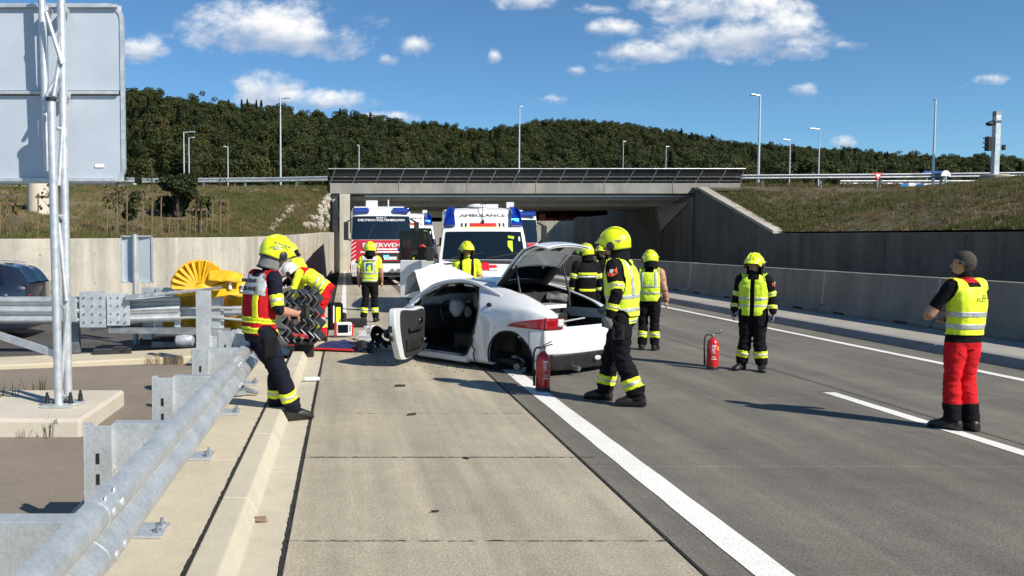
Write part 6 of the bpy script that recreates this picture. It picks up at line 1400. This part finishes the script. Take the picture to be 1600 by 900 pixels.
# --- 9 behind the walker
p9 = gnd(1013, 547)
person('firefighter seen from behind with one bare arm, right behind the walking one', (p9.x, p9.y), 26, 1.62, dict(HF=(-.4, 1, -.2), wrR=(.29, .06, .90)), dict(FB, uarmR='skin', farmR='skin', handR='skin'), tri('shin', .45, .75), dict(mat='fluo_yellow', t0=.08, bands=((.30, .36, 'reflective'), (.5, .56, 'reflective')), strips=((.09, .13, .5, 1., 'reflective', 0),)), vox=.011, bulk=1.06, seed=9)
# --- 10 standing firefighter
p10 = gnd(1175, 579)
person('firefighter in yellow vest standing beside the farther fire extinguisher', (p10.x, p10.y), 216, 1.60, dict(HF=(.2, 1, -.05), ankL=(-.13, 0, .09), ankR=(.15, .02, .09), toeL=(-.35, 1, 0), toeR=(.35, 1, 0), wrL=(-.285, .05, .90), wrR=(.28, .05, .91)), dict(FB, hand='glove_grey'), tri('shin', .52, .80) + tri('uarm', .68, .94) + tri('farm', .5, .72), dict(mat='fluo_yellow', t0=.02, open=.028, bands=((.24, .30, 'reflective'), (.42, .48, 'reflective')), strips=()), vox=.009, bulk=1.16, hem=-.08, seed=10, extra=lambda o, J: patch(o, J, 'L'))
# --- 11 man with folded arms
def ex11(o, J):
    sp, xs, f = J['sp'], J['xs'], J['fwd']; text('back_lettering', 'FLD', .06, o, J['SC'] - sp * .10 + xs * .035 - f * .190, frame(xs, sp), 'print_black', bold=.001)
p11 = gnd(1500, 672)
person('grey haired man with folded arms in yellow vest and red trousers', (p11.x, p11.y), -14, 1.72, dict(hw=.082, sw=.175, HF=(-.30, 1, 0), kneeL=(-.085, .03, .51), kneeR=(.085, .02, .51), ankL=(-.075, .02, .09), ankR=(.08, -.04, .09), toeL=(-.35, 1, 0), toeR=(.1, 1, 0), elL=(-.30, .13, 1.13), wrL=(-.06, .27, 1.17), elR=(.27, .10, 1.12), wrR=(.07, .22, 1.09), hdL=(1, .0, 0), hdR=(-1, -.05, 0)),
       dict(thigh='red_cloth', shin='red_cloth', foot='boot', torso='black_cloth', uarm='black_cloth', farm='skin', hand='skin', neck='skin'), (('shin', .66, 1.2, 'black_cloth'), ('torso', .26, .34, 'reflective'), ('torso', .46, .54, 'reflective')), dict(mat='fluo_lemon', t0=.16, back=True, bands=((.26, .34, 'reflective'), (.46, .54, 'reflective')), strips=()), None, vox=.0085, hair='hair_grey', hem=-.06, sleeve=.72, bulk=.94, seed=11, extra=ex11, collar='dark_red_cloth')
# --- 12 medic by the ambulance door
person('medic in yellow jacket behind the open ambulance door', (1.92, 21.6), 175, 1.78, {}, dict(FB, torso='fluo_lemon', uarm='fluo_lemon', farm='fluo_lemon'), (('torso', .3, .38, 'reflective'),), None, 'red_paint', vox=.013, seed=12)
# ================================================================ small things
def extinguisher(loc, rz, label, k=1.):
    e = empty('fire_extinguisher', loc, rz, label=label, category='fire extinguisher', group='fire extinguishers on the road'); e.scale = (k,) * 3
    b_ = MB().use('ext_red'); b_.lathe((0, 0, 0), [(.06, .035), (.082, .04), (.085, .06), (.085, .38), (.075, .43), (.045, .462), (.028, .475), (.028, .49)], 28); b_.build('cylinder', e, smooth=40)
    b_ = MB().use('black_plastic'); b_.lathe((0, 0, 0), [(.07, 0), (.088, .004), (.088, .045), (.086, .05), (.06, .05)], 28); b_.build('foot_ring', e, smooth=40)
    b_ = MB().use('steel'); b_.lathe((0, 0, 0), [(.022, .48), (.024, .53), (.012, .535)], 16); b_.box((.0, 0, .525), (.05, .035, .03)); b_.build('valve', e, bevel=.005)
    b_ = MB().use('black_plastic'); b_.bar((-.02, 0, .535), (.12, 0, .565), .022, .010); b_.use('steel'); b_.bar((-.01, 0, .55), (.11, 0, .60), .02, .008); b_.build('lever', e, bevel=.003)
    b_ = MB().use('rubber'); b_.tube([tuple(p) for p in catmull([(-.02, 0, .52), (-.08, 0, .53), (-.115, 0, .49), (-.125, 0, .38), (-.12, 0, .22), (-.112, 0, .07)], 22)], [.011] * 17 + [.012, .014, .016, .016, .016], 8); b_.build('hose', e, smooth=60)
    b_ = MB().use('grey_print'); n_ = 12
    def wrap(name, m_, a0, a1, z0, z1, r_=.0862): q = MB().use(m_); q.sheet([[(r_ * math.sin(a_), -r_ * math.cos(a_), z_) for a_ in np.linspace(a0, a1, n_)] for z_ in (z0, z1)]); return q.build(name, e, smooth=60)
    wrap('label_print', 'print_white', -.45, .35, .36, .375)
    for z_ in (.345, .33, .315, .27, .255, .205, .19): wrap('label_print', 'grey_print', -.45, .30 - (z_ * 37 % .2), z_, z_ + .006)
    wrap('label_pictogram', 'grey_print', -.40, .0, .285, .308); wrap('label_foot', 'print_white', -.5, .4, .16, .172); wrap('inspection_sticker', 'yellow_plastic', .55, .95, .30, .355)
    return e
q = gnd(848, 611); extinguisher((q.x, q.y, 0), .25, 'red fire extinguisher standing on the white line beside the wreck', 1.0)
q = gnd(1113, 577); extinguisher((q.x, q.y, 0), -.1, 'red fire extinguisher standing on the lane beside the firefighter', .93)
# medical kit on the ground
def rb(name, par, c, d, m_, bev=.01, rot=None): return MB().use(m_).box(c, d, rot).build(name, par, bevel=bev)
q = gnd(537, 527); mon = empty('patient_monitor', (q.x, q.y, 0), R(8), label='white patient monitor with a grey screen standing by the blue blanket', category='monitor')
rb('housing', mon, (0, 0, .16), (.30, .14, .26), 'white_paint', .03); rb('screen', mon, (-.02, -.075, .17), (.19, .012, .15), 'glass_dark', .004); rb('red_side', mon, (-.165, .0, .15), (.03, .15, .28), 'red_paint', .01); rb('red_side', mon, (.165, .02, .14), (.03, .12, .22), 'red_paint', .01)
b = MB().use('black_plastic'); b.tube([(-.08, 0, .28), (-.07, 0, .335), (.07, 0, .335), (.08, 0, .28)], .014, 8); b.build('handle', mon); b = MB().use('black_plastic')
for z_ in (.22, .18, .14): b.box((.115, -.072, z_), (.03, .01, .02))
b.build('buttons', mon, kind='stuff')
q = gnd(524, 515); bg = empty('medical_bag', (q.x, q.y, 0), R(10), label='open black and yellow medical rucksack behind the monitor', category='bag')
rb('bag_body', bg, (0, 0, .28), (.30, .2, .56), 'black_cloth', .05); rb('yellow_panel', bg, (.04, -.105, .30), (.10, .02, .34), 'fluo_lemon', .01); rb('side_pocket', bg, (.18, -.02, .2), (.08, .16, .3), 'dark_lining', .03); b = MB().use('white_cloth'); b.box((-.05, -.108, .32), (.03, .012, .36)); b.build('zip_strip', bg)
q = gnd(574, 531); sp_ = empty('suction_unit', (q.x, q.y, 0), R(-6), label='small clear plastic and metal suction unit right of the monitor', category='medical device')
rb('base', sp_, (0, 0, .06), (.34, .2, .12), 'galv_pale', .02); b = MB().use('lens_clear'); b.lathe((.09, -.02, 0), [(.05, .1), (.065, .11), (.065, .26), (.05, .28)], 18); b.build('canister', sp_, smooth=50); b = MB().use('lens_clear'); b.tube([(.1, -.02, .26), (.02, -.1, .24), (-.1, -.12, .15), (-.2, -.14, .03), (-.05, -.16, .02), (.12, -.17, .02)], .012, 6); b.build('tubing', sp_); rb('control_panel', sp_, (-.09, -.1, .12), (.14, .02, .1), 'grey_print', .01); rb('gauge', sp_, (-.02, -.02, .2), (.1, .1, .12), 'galv_pale', .02)
q = gnd(558, 511); rb('equipment_case', None, (0, 0, .09), (.42, .25, .18), 'dark_lining', .03).location = (q.x, q.y, 0); o = bpy.data.objects['equipment_case']; o['label'] = 'low dark equipment case on the ground behind the monitor'; o['category'] = 'case'
b = MB().use('blanket_blue'); rows = []
c0 = [gnd(486, 548), gnd(578, 552), gnd(585, 537), gnd(520, 534)]
for i in range(30):
    r_ = []
    for j in range(16):
        u_, v_ = i / 29, j / 15; p = c0[0].lerp(c0[1], u_).lerp(c0[3].lerp(c0[2], u_), v_); r_.append((p.x, p.y, .02 + .05 * max(0, noise.fractal(Vector((u_ * 5, v_ * 4, 1)), 1, 2, 3)) * min(1, 8 * min(u_, 1 - u_, v_ + .1)) + .03 * math.sin(math.pi * v_)))
    rows.append(r_)
b.sheet(rows); bl = b.build('blanket', None, smooth=60, label='dark blue blanket with a red edge spread on the ground', category='blanket')
b = MB().use('red_paint'); pp = [Vector(r_[0]) + Vector((0, 0, .012)) for r_ in rows[:22]]; b.tube([p + Vector((0, -.02, .008)) for p in pp], [.018] * 22, 8); b.build('red_edge', bl, smooth=60)
# crumpled absorber plates at the nose
cz_ = empty('crushed_absorber', (-.62, 13.3, .0), R(-6), label='dark crumpled zigzag absorber plates behind the commander', category='crash debris')
for k in range(6):
    rows = []; x0 = -.30 + .10 * k
    for i in range(25):
        z_ = .28 + .78 * i / 24; zig = (.05 + .03 * noise.noise(Vector((k, i // 3, 5)))) * (abs(((i + k) % 6) - 3) / 3 - .5) * 2 + .05 * noise.noise(Vector((k * .7, z_ * 2.5, 8))); rows.append([(x0 + zig + .02 * noise.noise(Vector((k, z_ * 3, j_))), j_ * .12 - .3 + .03 * k, z_ + .012 * noise.noise(Vector((k * 2, z_ * 5, 1)))) for j_ in range(6)])
    b = MB().use('black_plastic'); b.sheet(rows); o = b.build('zigzag_plate', cz_, smooth=20); sm = o.modifiers.new('t', 'SOLIDIFY'); sm.thickness = .012
    b = MB().use('galv_dark'); b.tube([Vector(r_[0]) + Vector((0, -.006, 0)) for r_ in rows], .0055, 5); b.build('bright_edge', cz_, smooth=40)
b = MB().use('black_plastic'); b.box((-.05, .1, .25), (.4, .4, .05)); b.box((-.05, .2, .12), (.3, .1, .24)); b.build('carrier', cz_, bevel=.01)
# loose things
q = gnd(440, 556); b = MB().use('white_cloth'); b.box((0, 0, .06), (.26, .16, .10), Matrix.Rotation(.3, 3, 'Y')); b.build('white_carton', None, bevel=.02, loc=(q.x, q.y, .02), label='white crumpled carton beside the red medical kit', category='carton')
q = gnd(466, 545); b = MB().use('red_paint'); b.box((0, 0, .12), (.34, .2, .22)); o = b.build('red_kit_box', None, bevel=.03, loc=(q.x, q.y, .02), label='small red kit box on the ground below the zigzag plates', category='box'); b = MB().use('galv_pale'); b.box((.06, -.105, .16), (.1, .01, .05)); b.build('clasp', o)
q = gnd(487, 596); b = MB().use('print_white'); b.tube([(-.09, 0, .03), (.1, .02, .03)], .028, 10); b.build('white_tube', None, smooth=50, loc=(q.x, q.y, 0), label='short white plastic tube lying beside the boots', category='debris')
q = gnd(372, 618, .12); b = MB().use('galv_dark'); b.tube([(-.2, 0, .05), (.0, .03, .09), (.22, -.02, .03)], [.03, .045, .02], 7); b.box((-.02, -.05, .04), (.2, .1, .05), Matrix.Rotation(.5, 3, 'Z')); b.build('bent_bracket', None, loc=(q.x, q.y, .12), label='bent dark bracket lying on the pale paving under the rail end', category='debris')
for px, py, s_, lab in ((625, 604, .05, 'dark rubber scrap on the slab left of the extinguisher'), (643, 649, .035, 'tiny dark scrap at the joint in front of the wreck'), (680, 801, .02, 'tiny dark scrap on the nearest slab'), (394, 815, .07, 'brown dry leaf lying in the gutter')):
    q = gnd(px, py); crumple('debris_scrap', s_ * 2.6, s_, 'stake_wood' if px < 400 else 'rubber', (q.x, q.y, .012), (0, 0, .3), None, s_ * .5, px, 8, 6, s_ * .3); o = bpy.context.scene.objects[-1]
    o = [x for x in bpy.data.objects if x.name.startswith('debris_scrap') and 'label' not in x][0]; o['label'] = lab; o['category'] = 'debris'
# glass and plastic crumbs round the wreck
rr_ = np.random.RandomState(4); b = MB().use('black_plastic')
for k in range(130):
    t_ = rr_.rand(); px = 590 + 220 * t_ + rr_.normal() * 14; py = 566 + 14 * t_ + rr_.normal() * 5; q = gnd(px, max(540, py)); b.use(['black_plastic', 'galv_dark', 'earth', 'earth'][rr_.randint(4)]); s_ = rr_.uniform(.004, .013); b.box((q.x, q.y, s_ * .5), (s_ * 2, s_, s_), Matrix.Rotation(rr_.uniform(0, 3), 3, 'Z'))
b.build('crash_crumbs', None, kind='stuff', label='fine broken glass and plastic crumbs below the wreck', category='debris')
q = gnd(596, 549); e = empty('broken_parts', (q.x, q.y, 0), label='heap of black broken plastic and hoses left of the open car door', category='crash debris')
for k in range(5): crumple('plastic_piece', .35, .22, 'black_plastic', (rr_.uniform(-.25, .3), rr_.uniform(-.1, .4), .07 + .04 * k), (rr_.uniform(-.5, .5), rr_.uniform(-.5, .5), rr_.uniform(0, 3)), e, .12, k + 30, 10, 8)
b = MB().use('rubber'); b.tube([(-.3, .1, .02), (-.1, .2, .18), (.15, .1, .12), (.35, .2, .03)], .03, 8); b.build('hose', e, smooth=60)
# weeds
def weed(px, py, h, kind, label, n_=14, seed=0, z0=.09):
    q_ = gnd(px, py, z0); rr2 = np.random.RandomState(seed); b_ = MB().use(kind)
    for k in range(n_):
        a_ = rr2.uniform(0, 6.28); p = Vector((rr2.normal() * h * .22, rr2.normal() * h * .16, 0)); l = Vector((math.cos(a_) * rr2.uniform(.05, .45), math.sin(a_) * rr2.uniform(.05, .3), 1)) * h * rr2.uniform(.5, 1.1); s_ = Vector((math.cos(a_ + 1.6), math.sin(a_ + 1.6), 0)) * h * .018
        b_.add([p - s_, p + s_, p + l * .55 + s_ * .8 + Vector((0, 0, h * .05)), p + l, p + l * .55 - s_ * .8 + Vector((0, 0, h * .05))], [(0, 1, 2, 3, 4)])
        if kind == 'grass_green' and k % 2: d = Vector((math.cos(a_ + .6), math.sin(a_ + .6), .3)) * h * .13; c = p + l * .7; w2 = d.cross(Vector((0, 0, 1))) * .5; b_.add([c, c + d * .5 + w2, c + d, c + d * .5 - w2], [(0, 1, 2, 3)])
    o_ = link('weed', fast_mesh(b_, 'weed'), None, loc=q_, label=label, category='weed', group='weeds on the gore pavement')
weed(62, 628, .30, 'grass_green', 'tall grass tuft just left of the mast foot', 26, 1); weed(10, 642, .32, 'grass_green', 'grass tuft at the left picture edge by the footing', 22, 2); weed(42, 645, .18, 'weed_straw', 'low dry weed left of the mast foot', 30, 3)
weed(72, 683, .20, 'grass_green', 'small leafy weed at the front edge of the footing block', 14, 4); weed(36, 684, .10, 'grass_green', 'tiny weed at the front edge of the footing block', 8, 5)
for k, (px, lab) in enumerate(((232, 'leftmost dry straw tuft on the pale kerb'), (246, 'second dry straw tuft on the pale kerb'), (262, 'third dry straw tuft on the pale kerb'), (279, 'rightmost dry straw tuft on the pale kerb'))): weed(px, 570, .15 + .03 * (k % 2), 'weed_straw', lab, 34, 10 + k)
